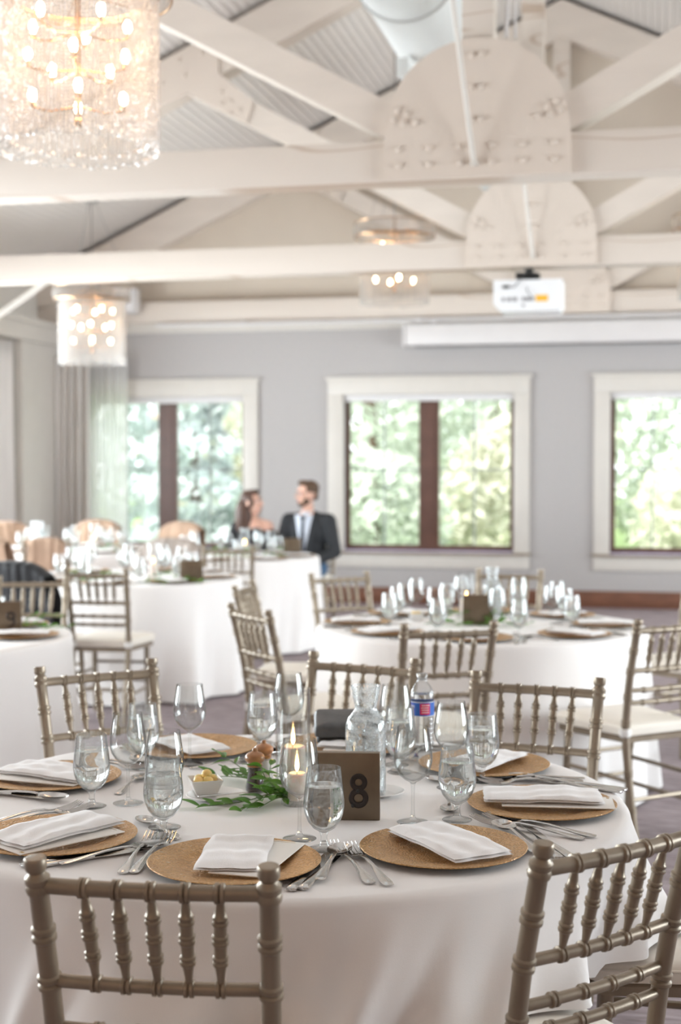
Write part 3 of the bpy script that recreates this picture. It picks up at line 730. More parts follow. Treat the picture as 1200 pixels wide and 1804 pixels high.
chair(-.80, 8.17, -95, 'chair at the far side of the middle table, mostly hidden behind the glassware')
chair(.33, 7.95, -130, 'chair at the far right of the middle table, cut by the photo edge')
chair(.66, 6.80, 180, 'chair right of the middle table, only its pale seat in the photo')
chair(-1.66, 5.75, 42, 'chair standing between the left tables and the middle table, nearer of two')
chair(-2.03, 6.93, 2, 'chair left of the middle table, just behind a nearer chair back')
chair(-3.15, 7.72, 93, 'chair with full ivory seat in front of the left white tablecloth')
chair(-3.25, 7.09, -76, 'chair beyond the near left table, black jacket visible through its spindles')
chair(-3.60, 7.58, 80, 'chair hung with a black jacket at the left edge')
chair(-3.08, 10.12, 103, 'chair with its back to the camera before the seated couple')
chair(-4.76, 10.64, 110, 'chair wrapped with a beige shawl at the back table, right of two')
chair(-5.36, 10.70, 82, 'chair wrapped with a beige shawl at the back table, left of two')
chair(-5.45, 13.42, -80, 'far chair with beige wrap in front of the sheer curtain')
chair(-4.52, 13.32, -112, 'far chair with beige wrap under the first window mullion')
chair(-6.22, 12.95, -42, 'far chair with pink beige wrap before the left curtain')
chair(-3.07, 13.04, -100, 'chair of the man in the dark suit')
chair(-3.62, 12.99, -88, 'chair of the woman in the black dress')
chair(-3.62, 10.38, -88, 'chair at the far side of the left table, draped with a taupe wrap')

def drape(name, mat, mx, my, face, w, front, back, label, cat, seed, peak=0, ztop=.905, flare=.12):
    """cloth hung over a chair back: down the rear, over the rail, down the front"""
    f = radians(face); r = random.Random(seed); p1, p2 = r.uniform(0, 6), r.uniform(0, 6)
    L = front+back+.07
    def fn(u, v):
        s = v*L; x = (u-.5)*w
        drop = 0
        if s < back: z = ztop - (back-s); y = -.037; k = (back-s)
        elif s < back+.07:
            a = pi*(s-back)/.07; z = ztop + .022*sin(a); y = -.037*cos(a); k = 0
        else: z = ztop - (s-back-.07); y = .037; k = s-back-.07
        fold = (.012+.05*k)*sin(u*w*34+p1+2*k)+.012*sin(u*w*61+p2)
        y2 = y + (1 if y > 0 else -1)*(abs(fold)*.8 + .04*k)
        z2 = z + peak*(1-(2*u-1)**2)*(1 if k < .02 else max(0, 1-k*4)) - .045*abs(2*u-1)**4*(1-min(1, k*5))
        lean = (ztop-z)*.26
        return (x*(1+flare*k*2), y2 + lean*1.0, z2)
    o = MB().grid(fn, 44, 30).build(name, mat, smooth=180)
    md = o.modifiers.new('thick', 'SOLIDIFY'); md.thickness = .008; md.offset = 1
    o.location = (mx, my, 0); o.rotation_euler = (0, 0, f-pi/2)
    return tag(o, label, cat)
drape('jacket', 'jacket_black', -3.60, 7.58, 80, .50, .45, .50, 'black leather jacket hung over a chair back at the left edge', 'jacket', 1, .03)
drape('shawl', 'shawl', -4.76, 10.64, 110, .30, .35, .55, 'beige shawl hanging over a chair at the back table, right of two', 'shawl', 2)
drape('shawl', 'shawl', -5.36, 10.70, 82, .50, .30, .42, 'beige shawl hanging over a chair at the back table, left of two', 'shawl', 2)
drape('shawl', 'shawl', -5.45, 13.42, -80, .46, .38, .3, 'beige wrap over the far chair in front of the sheer curtain', 'shawl', 4, .04)
drape('shawl', 'shawl', -4.52, 13.32, -112, .50, .40, .3, 'beige wrap over the far chair under the first window mullion', 'shawl', 5, .03)
drape('shawl', 'shawl', -6.22, 12.95, -42, .48, .38, .3, 'pink beige wrap over the far chair before the left curtain', 'shawl', 6, .03)
drape('wrap', 'shawl_grey', -3.62, 10.38, -88, .46, .40, .3, 'taupe wrap draped over a chair beside the left table sign', 'wrap', 7, .02)

# ================================================================== tables and cloths
def make_table():
    r = root('round_table', 'table')
    MB().lathe([(.74, .715), (.762, .718), (.762, .742), (.755, .745)], 64).build('tabletop', 'white_metal', r)
    for k in range(4):
        a = pi/4+k*pi/2
        MB().tube([(.45*cos(a), .45*sin(a), .715), (.52*cos(a), .52*sin(a), 0)], .014, 8).build('leg', 'grey_metal', r)
    return r
TABLE = make_table(); kids(TABLE)
def wave(a, ws): return sum(A*sin(n*a+p) for n, A, p in ws)
def cloth(cx, cyy, hem, ws, label, R=.785, top=.75, flare=.05, square=0, nu=240, sharp=1, pleats=()):
    """round cloth: flat top, rolled edge, folds growing toward the hem"""
    rows = [(0, 0), (.2, 0), (.4, 0), (.6, 0), (.7, 0), (.75, 0)]
    rings = []
    for i in range(nu):
        pass
    def P(a, kind, t):
        w = wave(a, ws); w = (abs(w)**sharp)*(1 if w > 0 else -1)
        if kind == 'flat': r, z = t, top
        elif kind == 'roll': r = R-.022+.022*sin(t*pi/2); z = top-.022*(1-cos(t*pi/2))
        else:
            h = hem(a); q = t; z = top-.022 - (top-.022-h)*q
            for d, wd, A in pleats:
                dd = (math.degrees(a)-d+180+9*q) % 360-180; w += A*math.exp(-(dd/wd)**2)
            sq = square*(max(0, cos(4*(a-radians(40))))**3)*q
            r = R + flare*q + w*(q**.8)*(.3+.7*q) + sq
        return Vector((r*cos(a), r*sin(a), z))
    seq = [('flat', t) for t in (.02, .2, .4, .55, .65, .72, R-.022)] + [('roll', t) for t in (.25, .5, .75, 1)] + [('skirt', t) for t in (.06, .14, .22, .3, .38, .46, .54, .62, .7, .78, .86, .93, 1)]
    rs = [[P(2*pi*j/nu, k, t) for j in range(nu)] for k, t in seq]
    o = MB().rings(rs, cap1=False).build('tablecloth', 'cloth', smooth=180)
    o.location = (cx, cyy, 0)
    return tag(o, label, 'tablecloth', 'white round tablecloths')
T8, TM, TP, TQ, TS, TT = (-.825, 3.135), (-.80, 6.75), (-3.31, 5.76), (-3.50, 9.14), (-3.50, 11.45), (-5.12, 12.0)
SEATS8 = [(-84, .51), (-44, .51), (0, .51), (60, .51), (95, .51), (133, .51)]
def hem8(a):
    z = .375 + .012*sin(5*a+1)
    for d, h in SEATS8:
        dd = abs((math.degrees(a)-d+180) % 360-180)
        if dd < 30: z = max(z, .375+(h-.375)*min(1, (30-dd)/10))
    return z
low = lambda a: .015
for (c, lab) in ((T8, 'round banquet table under the cloth with the number eight sign'), (TM, 'round banquet table in the middle behind, under a floor length cloth'), (TP, 'round banquet table at the near left edge, under a white cloth'),
                 (TQ, 'round banquet table left of the chairs, before the seated couple'), (TS, 'round banquet table of the seated couple'), (TT, 'round banquet table at the back left, near the curtains')):
    place(TABLE, (c[0], c[1], 0), 0, lab, 'round banquet tables')
cloth(*T8, hem8, [(3, .012, .4), (7, .022, 1.2), (12, .022, 2.6), (19, .010, .5)], 'white tablecloth with the number eight sign on it', flare=.045, nu=400, pleats=((-122, 3.5, .035), (-104, 3, .03), (-96, 2, -.02), (-78, 3, .04), (-69, 2.5, -.025), (-60, 2.6, .045), (-52, 2.2, -.025), (-38, 3, .035), (-26, 2.5, .03), (-16, 2.5, -.02), (-6, 3, .035), (8, 3, .03)))
cloth(*TM, low, [(9, .020, .3), (14, .020, 1.0), (23, .012, 2.2)], 'white floor length tablecloth on the middle round table behind', flare=.035)
cloth(*TP, low, [(8, .02, 2.0), (13, .02, .2), (21, .010, 1.2)], 'white tablecloth cut by the left edge, brown sign on it', flare=.035, square=.03)
cloth(*TQ, low, [(5, .022, 2.6), (9, .034, 1.4), (15, .016, .3)], 'white tablecloth with long hanging folds behind the left chairs', flare=.05, square=.06, pleats=((-92, 4, .05), (-76, 4, -.03), (-62, 4, .06), (-46, 4, -.03), (-34, 4.5, .08), (-18, 4, -.02), (-6, 4, .05)))
cloth(*TS, low, [(6, .018, 1.0), (11, .02, .4), (19, .010, 2.0)], 'white tablecloth in front of the seated couple', flare=.045, square=.05, pleats=((-70, 4, .04), (-50, 4, .06), (-36, 3, -.03), (-22, 4, .06), (-5, 4, .04)))
cloth(*TT, low, [(7, .02, 1.0), (12, .02, .4)], 'white tablecloth of the back left table near the curtains', flare=.06)

# ================================================================== tableware prototypes
ZT = .7505
def make_wine():
    r = root('wine_glass', 'wine glass')
    MB().lathe([(.002, .0), (.033, .0), (.0345, .0012), (.033, .0022), (.02, .004), (.008, .008), (.0045, .014)], 32).build('foot', 'glass', r)
    MB().lathe([(.0045, .014), (.0034, .03), (.0033, .065), (.0042, .08), (.0075, .087)], 14, cap0=False, cap1=False).build('stem', 'glass', r)
    out = [(.004, .083), (.0075, .087), (.018, .0925), (.029, .102), (.037, .115), (.0412, .130), (.0415, .142), (.0395, .160), (.0362, .18), (.0335, .2005), (.0331, .205)]
    inn = [(.0322, .205), (.0326, .2), (.0353, .18), (.0386, .160), (.0405, .142), (.0402, .130), (.036, .1155), (.028, .1035), (.017, .0945), (.006, .090), (.0005, .0895)]
    MB().lathe(out+inn, 36).build('bowl', 'glass', r); return r
def make_water(level=.128, wet=True):
    r = root('water_glass', 'water glass')
    MB().lathe([(.002, .0), (.031, .0), (.0325, .0012), (.031, .0024), (.017, .0045), (.009, .009), (.0068, .016)], 30).build('foot', 'glass', r)
    MB().lathe([(.0068, .016), (.0062, .024), (.0075, .032), (.011, .037)], 14, cap0=False, cap1=False).build('stem', 'glass', r)
    out = [(.006, .034), (.012, .0375), (.022, .0435), (.032, .056), (.0385, .072), (.041, .088), (.0406, .10), (.0385, .118), (.036, .14), (.0338, .160), (.0335, .163)]
    inn = [(.0324, .163), (.0328, .16), (.0349, .14), (.0374, .118), (.0395, .10), (.0399, .088), (.0374, .0725), (.031, .057), (.021, .0455), (.010, .040), (.0005, .0395)]
    MB().lathe(out+inn, 36).build('bowl', 'glass_wet' if wet else 'glass', r)
    w = [(a-.0004, z+.0004) for a, z in reversed(inn) if z < level]
    ra = w[-1][0]-.0008
    MB().lathe([(max(a, .0004), z) for a, z in w] + [(ra, level), (ra-.002, level-.0006)], 36).build('water', 'water', r)
    return r
def make_charger():
    r = root('charger_plate', 'plate')
    MB().lathe([(.001, .004), (.092, .004), (.100, .0052), (.108, .0085), (.140, .0125), (.160, .0150), (.1635, .0152), (.165, .0140), (.1635, .0125), (.14, .0098), (.108, .0055), (.10, .0025)], 72, cap1=False).build('plate_face', 'gold', r)
    MB().lathe([(.1635, .0124), (.14, .0097), (.108, .0054), (.10, .0022), (.094, 0), (.001, 0)], 72, cap0=False).build('underside', 'charger_under', r); return r
def make_napkin(w, l, h, seed):
    r = random.Random(seed); p = [r.uniform(0, 6.3) for _ in range(6)]; mb = MB()
    for k in range(2):
        zz = k*h*.34; dx, dy = r.uniform(-.0015, .0015), r.uniform(-.002, .002); q = 1-.008*k; hh = h*(.66 if k else .5)
        def side(u, v, top):
            x = (u-.5)*2; y = (v-.5)*2
            e = (max(0, 1-abs(x)**10)*max(0, 1-abs(y)**12))**.35
            wv = .0018*sin(5*y+p[0])+.0014*sin(7*x+3*y+p[1])+.001*sin(13*y+p[2])
            ex = 1+.02*sin(6*y+p[3])*abs(x); ey = 1+.012*sin(7*x+p[4])*abs(y)
            z = zz+hh/2 + (1 if top else -1)*hh/2*e + wv*e + .003*(1-y*y)
            return (x*w/2*q*ex+dx, y*l/2*q*ey+dy, max(z, .0002))
        mb.grid(lambda u, v: side(u, v, True), 16, 26); mb.grid(lambda u, v: side(u, v, False), 16, 26)
    return mb.mesh('napkin', 'napkin', 70)
def loft(mb, secs, flat):
    """secs: (y, z, halfwidth, halfthick)"""
    n = 8; rs = []
    for y, z, hw, ht in secs:
        rs.append([Vector((hw*cos(2*pi*j/n+pi/8), y, z+ht*sin(2*pi*j/n+pi/8))) for j in range(n)])
    return mb.rings(rs)
HANDLE = [(-.105, .003, .0035, .0014), (-.103, .003, .0085, .0018), (-.09, .0035, .0100, .0019), (-.07, .005, .0080, .0019), (-.045, .0075, .0052, .002), (-.02, .010, .0036, .0021), (.01, .011, .0033, .0022), (.03, .0095, .0036, .0021)]
def make_fork(sc=1):
    r = root('fork', 'fork')
    loft(MB(), [(y*sc, z*sc, a*sc, t) for y, z, a, t in HANDLE], 1).build('handle', 'steel', r)
    mb = MB(); loft(mb, [(y*sc, z*sc, a*sc, t) for y, z, a, t in [(.028, .0098, .0036, .002), (.036, .0075, .0075, .0016), (.044, .0055, .0115, .0013), (.054, .0045, .0125, .0012), (.060, .0045, .0122, .0012)]], 1)
    for k in range(4):
        x = (-.0102+.0068*k)
        mb.tube([(x*sc, .058*sc, .0046*sc), (x*sc, .075*sc, .0062*sc), (x*.95*sc, .09*sc, .0095*sc), (x*.9*sc, .102*sc, .0135*sc)], [.0018*sc, .0017*sc, .0014*sc, .0007*sc], 6)
    mb.build('head', 'steel', r); return r
def make_spoon(sc=1):
    r = root('spoon', 'spoon')
    loft(MB(), [(y*sc, z*sc, a*sc, t) for y, z, a, t in HANDLE], 1).build('handle', 'steel', r)
    mb = MB()
    def fn(u, v, off):
        a = 2*pi*v; rr = u
        x = .0205*rr*sin(a); y = .062+.033*rr*cos(a)*(1 if cos(a) > 0 else 1.0); y += -.002*rr*(1-cos(a))
        z = .0085 - .0075*(1-rr**2) + off
        return (x*sc, y*sc, z*sc)
    mb.grid(lambda u, v: fn(u, v, .0012), 7, 28); mb.grid(lambda u, v: fn(u, v, -.0004), 7, 28)
    mb.build('bowl', 'steel', r, smooth=60); return r
def make_knife():
    r = root('knife', 'knife')
    loft(MB(), [(-.118, .004, .004, .002), (-.116, .004, .0095, .0036), (-.10, .0045, .0105, .0042), (-.06, .0045, .0085, .004), (-.02, .0045, .0062, .0036), (.0, .0045, .0055, .0034)], 1).build('handle', 'steel', r)
    mb = MB(); mb.rings([[Vector((-w0, y, .0045-t)), Vector((w1, y, .0045-t*.3)), Vector((w1, y, .0045+t*.3)), Vector((-w0, y, .0045+t))] for y, w0, w1, t in
                         [(0, .005, .005, .002), (.01, .006, .006, .0016), (.03, .0065, .0095, .0013), (.08, .0065, .0105, .0011), (.105, .0062, .008, .0009), (.118, .003, .001, .0006)]])
    mb.build('blade', 'steel', r); return r
def make_card():
    r = root('menu_card', 'menu card')
    MB().bbox((0, 0, .0012), (.108, .245, .0022), .0006).build('sheet', 'card', r)
    MB().box((.044, -.112, .00245), (.010, .006, .0003)).build('gold_emblem', 'card_ink', r); MB().box((0, .115, .00245), (.07, .0012, .0003)).build('gold_rule', 'card_ink', r); return r
WINE, WATER, CHARGER, FORK, SPOON, DESSERT, KNIFE, CARD = make_wine(), make_water(), make_charger(), make_fork(), make_spoon(), make_spoon(.86), make_knife(), make_card()
for p in (WINE, WATER, CHARGER, FORK, SPOON, DESSERT, KNIFE, CARD): kids(p)
FORK.scale = (1.25,)*3; SPOON.scale = (1.16,)*3; DESSERT.scale = (1.16,)*3; KNIFE.scale = (1.1,)*3
DESSERT.name = 'dessert_spoon'
NAPS = [make_napkin(.128, .235, .010, 5), make_napkin(.132, .262, .013, 9), make_napkin(.125, .25, .011, 14)]
class Setting:
    def __init__(s, T, ang, R=.586): s.T = T; s.a = radians(ang); s.R = R
    def w(s, x, y, z=0):
        c, n = cos(s.a), sin(s.a); return (s.T[0]+s.R*c - y*c - x*n, s.T[1]+s.R*n - y*n + x*c, ZT+z)
    @property
    def rz(s): return s.a + pi/2
def put(proto, S, x, y, rot, label, z=0, group=None, dz=0):
    return place(proto, S.w(x, y, z), S.rz+radians(rot), label, group)
def napkin(S, x, y, rot, label, kind=0, tilt=0, z=.0105):
    o = ob('napkin', NAPS[kind], None, S.w(x, y, z), (tilt, 0, S.rz+radians(rot)))
    return tag(o, label, 'napkin', 'folded white napkins')
# ---------------------------------------------------------- the number eight table, eight settings
A8 = [-84.5, -42, 1.9, 45, 87, 128, 176, -127]
R8 = [.572, .575, .589, .586, .586, .586, .586, .586]
CUT = {None: ((-.172, .056, -2), (-.200, .050, 2), (.150, -.020, -8.5), (.170, -.012, -8), (.184, .030, -4)),
       1: ((-.184, .000, -20), (-.204, .030, -19.6), (.196, -.055, -23), (.212, -.070, -22), (.178, -.012, -24)),
       2: ((-.184, .000, -25), (-.206, .024, -24), (.226, -.060, -25), (.246, -.070, -24), (.232, -.010, -25))}
CUT[3] = CUT[2]
PH = ['charger behind the frontmost chair back', 'charger facing the number eight sign', 'charger at the right edge of the near table', 'charger right of the water bottle',
      'charger under the dark clutch', 'charger beside the back left chair', 'farther charger cut by the left edge', 'nearer charger cut by the left edge']
NAP8 = [(.0, .02, 4, 0), (.01, .0, -8, 1), (.02, .0, 6, 1), (0, .0, 24, 2), (0, -.02, 0, 2), (.02, 0, 10, 0), (.0, 0, -12, 1), (.0, 0, 10, 1)]
CARD8 = [(.045, .01, -10), None, (-.004, -.035, 4), None, (.0, .0, 8), None, (.04, -.01, -4), (.04, -.015, 4)]
G8 = {0: ((.372, -70), (.458, -65)), 1: ((.371, -27), (.439, -17)), 2: ((.403, 25), (.500, 31)), 3: ((.437, 64), (.380, 55)), 4: ((.550, 103), (.491, 111)), 5: ((.43, 138), (.477, 152)), 6: ((.351, -157), (.432, -155)), 7: ((.365, -118), (.418, -111))}
for i, a in enumerate(A8):
    S = Setting(T8, a, R8[i]); ph = PH[i]
    put(CHARGER, S, 0, 0, i*40, 'gold embossed ' + ph, group='gold charger plates')
    nx, ny, nr, nk = NAP8[i]
    zc = .0105
    if CARD8[i]:
        cx, cyy, cr = CARD8[i]; put(CARD, S, cx, cyy, cr, 'cream menu card on the ' + ph, z=.0148, group='menu cards'); zc = .0176
    else: zc = .0148
    napkin(S, nx, ny, nr, 'folded white napkin on the ' + ph, nk, z=zc)
    c = CUT.get(i, CUT[None])
    put(FORK, S, *c[0], 'dinner fork close beside the ' + ph, group='steel forks')
    put(FORK, S, *c[1], 'outer fork of two beside the ' + ph, group='steel forks')
    put(KNIFE, S, *c[2], 'steel knife close beside the ' + ph, group='steel knives')
    put(KNIFE, S, *c[3], 'outer steel knife of two beside the ' + ph, group='steel knives')
    put(SPOON, S, *c[4], 'steel soup spoon beside the ' + ph, z=.004, group='steel spoons')
    if i not in (0, 1, 4): put(DESSERT, S, -.01 if i != 7 else .06, .205, 96 if i != 7 else 80, 'dessert spoon lying above the ' + ph, group='steel spoons')
    (wr, wa), (gr, ga) = G8[i]
    place(WINE, (T8[0]+wr*cos(radians(wa)), T8[1]+wr*sin(radians(wa)), ZT), i, 'empty wine glass belonging to the ' + ph, 'wine glasses')
    place(WATER, (T8[0]+gr*cos(radians(ga)), T8[1]+gr*sin(radians(ga)), ZT), i, 'water goblet belonging to the ' + ph, 'water goblets')

# ---------------------------------------------------------- centrepiece pieces
def make_hurricane(h, R, base=True):
    r = root('hurricane_glass', 'candle holder')
    t = .0028
    MB().lathe([(.0005, 0), (R-.002, 0), (R, .002), (R, h-.001), (R-t/2, h), (R-t, h-.001), (R-t, .014), (R-t-.003, .010), (.0005, .010)], 40).build('glass_cylinder', 'glass_thick', r); return r
def make_candle(h, R):
    r = root('pillar_candle', 'candle')
    MB().lathe([(.0005, 0), (R-.001, 0), (R, .002), (R, h-.003), (R-.003, h), (R-.007, h-.002), (.0005, h-.005)], 30).build('wax_body', 'wax', r)
    MB().tube([(0, 0, h-.006), (.0006, 0, h+.008)], .0008, 6).build('wick', 'wick', r)
    MB().lathe([(.0008, .003), (.0036, .008), (.0050, .014), (.0040, .023), (.0018, .033), (.0003, .041)], 14, (0, 0, h)).build('flame', 'flame', r)
    return r
HURR, VOTIVE = make_hurricane(.235, .041), make_hurricane(.13, .036)
CAND, CAND2 = make_candle(.088, .029), make_candle(.06, .0205)
def make_carafe():
    r = root('water_carafe', 'carafe')
    out = [(.0005, 0), (.043, 0), (.0465, .004), (.0468, .14), (.046, .16), (.041, .176), (.031, .188), (.0255, .197), (.0255, .203), (.029, .222), (.034, .246), (.0345, .25)]
    inn = [(.0325, .25), (.0318, .245), (.027, .222), (.0235, .203), (.0235, .197), (.029, .187), (.039, .174), (.0438, .158), (.0445, .14), (.0442, .010), (.042, .007), (.0005, .007)]
    MB().lathe(out+inn, 44).build('glass_body', 'carafe', r)
    MB().lathe([(.0005, .0078), (.0415, .0078), (.0436, .011), (.0438, .14), (.043, .157), (.0385, .1725), (.0365, .175), (.0005, .1752)], 44).build('water', 'water', r)
    q = random.Random(3)
    for k in range(7): MB().bbox((q.uniform(-.02, .02), q.uniform(-.02, .02), .06+.014*k), (.022, .018, .02), .004, Euler((q.random()*3, q.random()*3, q.random()*3)).to_matrix()).build('ice_cube', 'ice', r)
    return r
CARAFE = make_carafe()
def saucer_mesh(R): return MB().lathe([(.0005, .0), (R*.55, 0), (R*.6, .002), (R*.95, .009), (R, .0105), (R*.97, .0118), (R*.62, .0045), (R*.5, .0038), (.0005, .0038)], 40).mesh('saucer', 'china', 50)
SAUCER = saucer_mesh(.062)
def make_mill(fill):
    r = root('pepper_mill' if fill == 'peppercorn' else 'salt_mill', 'mill')
    MB().lathe([(.0005, 0), (.0205, 0), (.0218, .002), (.0222, .012), (.0195, .028), (.0165, .046), (.0170, .058), (.0175, .062), (.0165, .062), (.0160, .058), (.0155, .046), (.0183, .028), (.021, .012), (.0205, .004), (.0005, .004)], 30).build('glass_body', 'glass_thick', r)
    MB().lathe([(.0005, .0045), (.0198, .0045), (.0203, .012), (.0176, .028), (.0148, .046), (.0152, .056), (.0005, .057)], 26).build('filling', fill, r)
    MB().lathe([(.0005, .0605), (.0175, .0605), (.0185, .063), (.0185, .0665), (.0165, .0685), (.0215, .0735), (.0235, .080), (.0220, .0865), (.0165, .0915), (.009, .094), (.0062, .0965), (.0062, .1), (.004, .1030), (.0005, .1035)], 30).build('wooden_top', 'millwood', r)
    return r
PEP, SALT = make_mill('peppercorn'), make_mill('salt')
def make_butter():
    r = root('butter_dish', 'dish')
    def sq(a, z, n=6, k=.12):
        pts = []
        for cx, cyy, a0 in ((1, 1, 0), (-1, 1, 90), (-1, -1, 180), (1, -1, 270)):
            for j in range(n+1): t = radians(a0+90*j/n); pts.append(Vector((cx*a*(1-k)+a*k*cos(t), cyy*a*(1-k)+a*k*sin(t), z)))
        return pts
    MB().rings([sq(.012, 0), sq(.022, 0), sq(.0235, .002), sq(.0365, .036), sq(.0372, .0385), sq(.0345, .0385), sq(.033, .036), sq(.021, .006), sq(.01, .005)]).build('bowl', 'china', r)
    return r
def numeral(ch, h=.075):
    """flat cast numeral in the XZ plane, facing -Y"""
    mb = MB()
    def ring(cx, cz, rx, rz, w, a0=0, a1=360, n=40):
        rs = []
        for k in range(n+1):
            a = radians(a0+(a1-a0)*k/n); u = Vector((cos(a), 0, sin(a)))
            p0 = Vector((cx+rx*cos(a), 0, cz+rz*sin(a)))
            rs.append([p0 + u*(w/2*p) + Vector((0, q, 0)) for p, q in ((-1, 0), (-1, -.0035), (-.6, -.0055), (.6, -.0055), (1, -.0035), (1, 0))])
        mb.rings(rs, closed=(a1-a0 == 360))
    if ch == '8': ring(0, h*.74, h*.175, h*.175, h*.145); ring(0, h*.285, h*.205, h*.205, h*.155)
    elif ch == '9': ring(0, h*.70, h*.2, h*.2, h*.15); ring(-h*.05, h*.38, h*.25, h*.30, h*.14, -95, 60)
    return mb
def make_sign(ch):
    r = root('table_number_sign', 'sign')
    MB().bbox((0, 0, .0725), (.147, .022, .145), .0025).build('plate', 'bronze', r)
    MB().bbox((0, .02, .008), (.10, .03, .016), .002).build('foot_block', 'bronze', r)
    if ch:
        n = numeral(ch).build('numeral', 'iron', r, loc=(.028, -.011, .027))
        for x, z in ((-.001, .038), (-.012, .006)): MB().ell((0, 0, 0), (.0042, .003, .0042), 12, 8).build('screw', 'black', n, loc=(x, -.0062, z))
    return r
def leaf_mesh(l, w):
    mb = MB()
    def fn(u, v):
        s = (v-.5)*2; y = u*l; ww = w/2*sin(pi*min(1, u*.97+.02))**.8*(1.15-.4*u)
        return (s*ww, y, .10*l*sin(pi*u*.9) - .35*ww*(1-abs(s)) + .02*l*sin(7*u)*s)
    mb.grid(fn, 8, 4); return mb.mesh('leaf', 'leaf', 180)
LEAVES = [leaf_mesh(.046, .019), leaf_mesh(.056, .023), leaf_mesh(.037, .016)]
def sprig(label, base, stems, seed, group='green leaf sprigs', step=.021, join=False):
    """stems: lists of points relative to base; each leaf is a part"""
    q = random.Random(seed)
    r = thing('greenery_sprig', label, 'greenery', base, 0, group)
    jm = MB()
    for pts in stems:
        pts = [Vector(p) for p in pts]
        # smooth polyline
        P = []
        for i in range(len(pts)-1):
            for k in range(6):
                t = k/6; a = pts[max(i-1, 0)]; b = pts[i]; c = pts[i+1]; d = pts[min(i+2, len(pts)-1)]
                P.append(.5*((2*b) + (c-a)*t + (2*a-5*b+4*c-d)*t*t + (3*b-a-3*c+d)*t**3))
        P.append(pts[-1])
        (jm if join else MB()).tube(P, [.0015-.0009*i/len(P) for i in range(len(P))], 6)
        if not join: MB().tube(P, [.0015-.0009*i/len(P) for i in range(len(P))], 6).build('stem', 'stem', r)
        acc = 0; side = 1
        for i in range(1, len(P)):
            acc += (P[i]-P[i-1]).length
            if acc >= step or i == len(P)-1:
                acc = 0; t = (P[i]-P[i-1]).normalized(); side = -side
                az = atan2(t.y, t.x) - pi/2 + side*q.uniform(.5, 1.1)*(0 if i == len(P)-1 else 1)
                rot = (q.uniform(-.25, .5) if P[i].z > .012 else q.uniform(.0, .35), side*q.uniform(-.1, .6), az)
                me = LEAVES[q.randrange(3)]
                if join:
                    Mx = Matrix.Translation(P[i]) @ Euler(rot).to_matrix().to_4x4()
                    jm.add([Mx @ v.co for v in me.vertices], [tuple(p.vertices) for p in me.polygons])
                else: ob('leaf', me, r, P[i], rot)
    if join: o = jm.build('leaves', 'leaf', r, smooth=180); o['kind'] = 'stuff'
    return r
CX, CY = T8
def at8(obj, x, y, rz, label, z=0, group=None): return place(obj, (x, y, ZT+z), rz, label, group)
at8(HURR, -.826, 3.235, 0, 'tall clear glass cylinder around the farther candle', group='glass candle cylinders')
at8(CAND, -.826, 3.235, .5, 'pink-white pillar candle burning inside the tall glass cylinder', z=.0105, group='lit candles')
at8(VOTIVE, -.776, 3.075, 0, 'short clear glass cylinder behind the front wine glass', group='glass candle cylinders')
at8(CAND2, -.776, 3.075, 1.1, 'small white candle burning behind the front wine glass', z=.0105, group='lit candles')
s = ob('saucer', SAUCER, None, (-.615, 3.20, ZT)); tag(s, 'white saucer under the water carafe', 'saucer')
at8(CARAFE, -.642, 3.19, .3, 'glass carafe of iced water behind the number eight sign', z=.004)
SIGN8 = make_sign('8'); at8(SIGN8, -.640, 2.965, radians(9), 'square bronze sign with a dark number 8')
at8(PEP, -.90, 3.166, 0, 'wooden topped glass mill filled with dark peppercorns')
at8(SALT, -.905, 3.262, .4, 'second wooden topped mill just behind the pepper mill')
s = ob('saucer', SAUCER, None, (-.968, 3.085, ZT)); tag(s, 'white saucer under the butter dish', 'saucer'); s.scale = (1.12, 1.12, 1)
BUT = make_butter(); at8(BUT, -1.000, 3.10, radians(28), 'small square white dish of butter balls', z=.004)
bb = MB().ell((0, 0, 0), (.0125, .0125, .0115), 16, 10).mesh('butter_ball', 'butter', 180)
for k, (x, y, z) in enumerate(((-.017, -.012, .034), (.004, -.015, .034), (.018, .006, .034), (-.012, .011, .034), (.004, .0, .047))):
    o = ob('butter_ball', bb, None, (-1.000+x*cos(.49)-y*sin(.49), 3.10+x*sin(.49)+y*cos(.49), ZT+.004+z)); tag(o, ['butter ball nearest the left corner of the near white dish', 'butter ball at the front of the near white dish', 'butter ball at the right corner of the near white dish', 'butter ball at the back of the near white dish', 'topmost butter ball in the near white dish'][k], 'butter ball', 'butter balls in the near dish')
BK = make_knife(); kids(BK); BK.name = 'butter_knife'; BK.scale = (.62, .62, .62); place(BK, (-.935, 3.075, ZT+.012), radians(-58), 'small butter knife leaning on the saucer of the butter dish')
sprig('bushy green leaf sprig beside the pepper mill and candle', (-.80, 3.09, ZT), [
    [(0, .02, .004), (-.035, -.015, .02), (-.08, -.06, .012), (-.135, -.085, .006), (-.175, -.10, .004)], [(.0, .02, .004), (-.03, .0, .03), (-.05, -.02, .06), (-.055, -.03, .085)],
    [(.01, .01, .004), (-.02, -.035, .028), (-.05, -.075, .018), (-.075, -.12, .006)], [(.02, .0, .004), (.0, -.02, .04), (-.015, -.03, .07)],
    [(.0, .01, .004), (-.045, .015, .04), (-.05, .03, .075)], [(.01, .0, .004), (-.01, -.05, .02), (-.04, -.10, .008)]], 5, step=.0135)
sprig('thin green leaf sprig stretching behind the pepper mill toward the butter', (-.88, 3.13, ZT), [
    [(0, .05, .004), (-.05, .10, .014), (-.10, .13, .012), (-.15, .15, .006)], [(.0, .05, .004), (-.045, .075, .03), (-.09, .09, .026)], [(-.03, .10, .01), (-.10, .17, .03), (-.145, .20, .045)]], 9, step=.016)
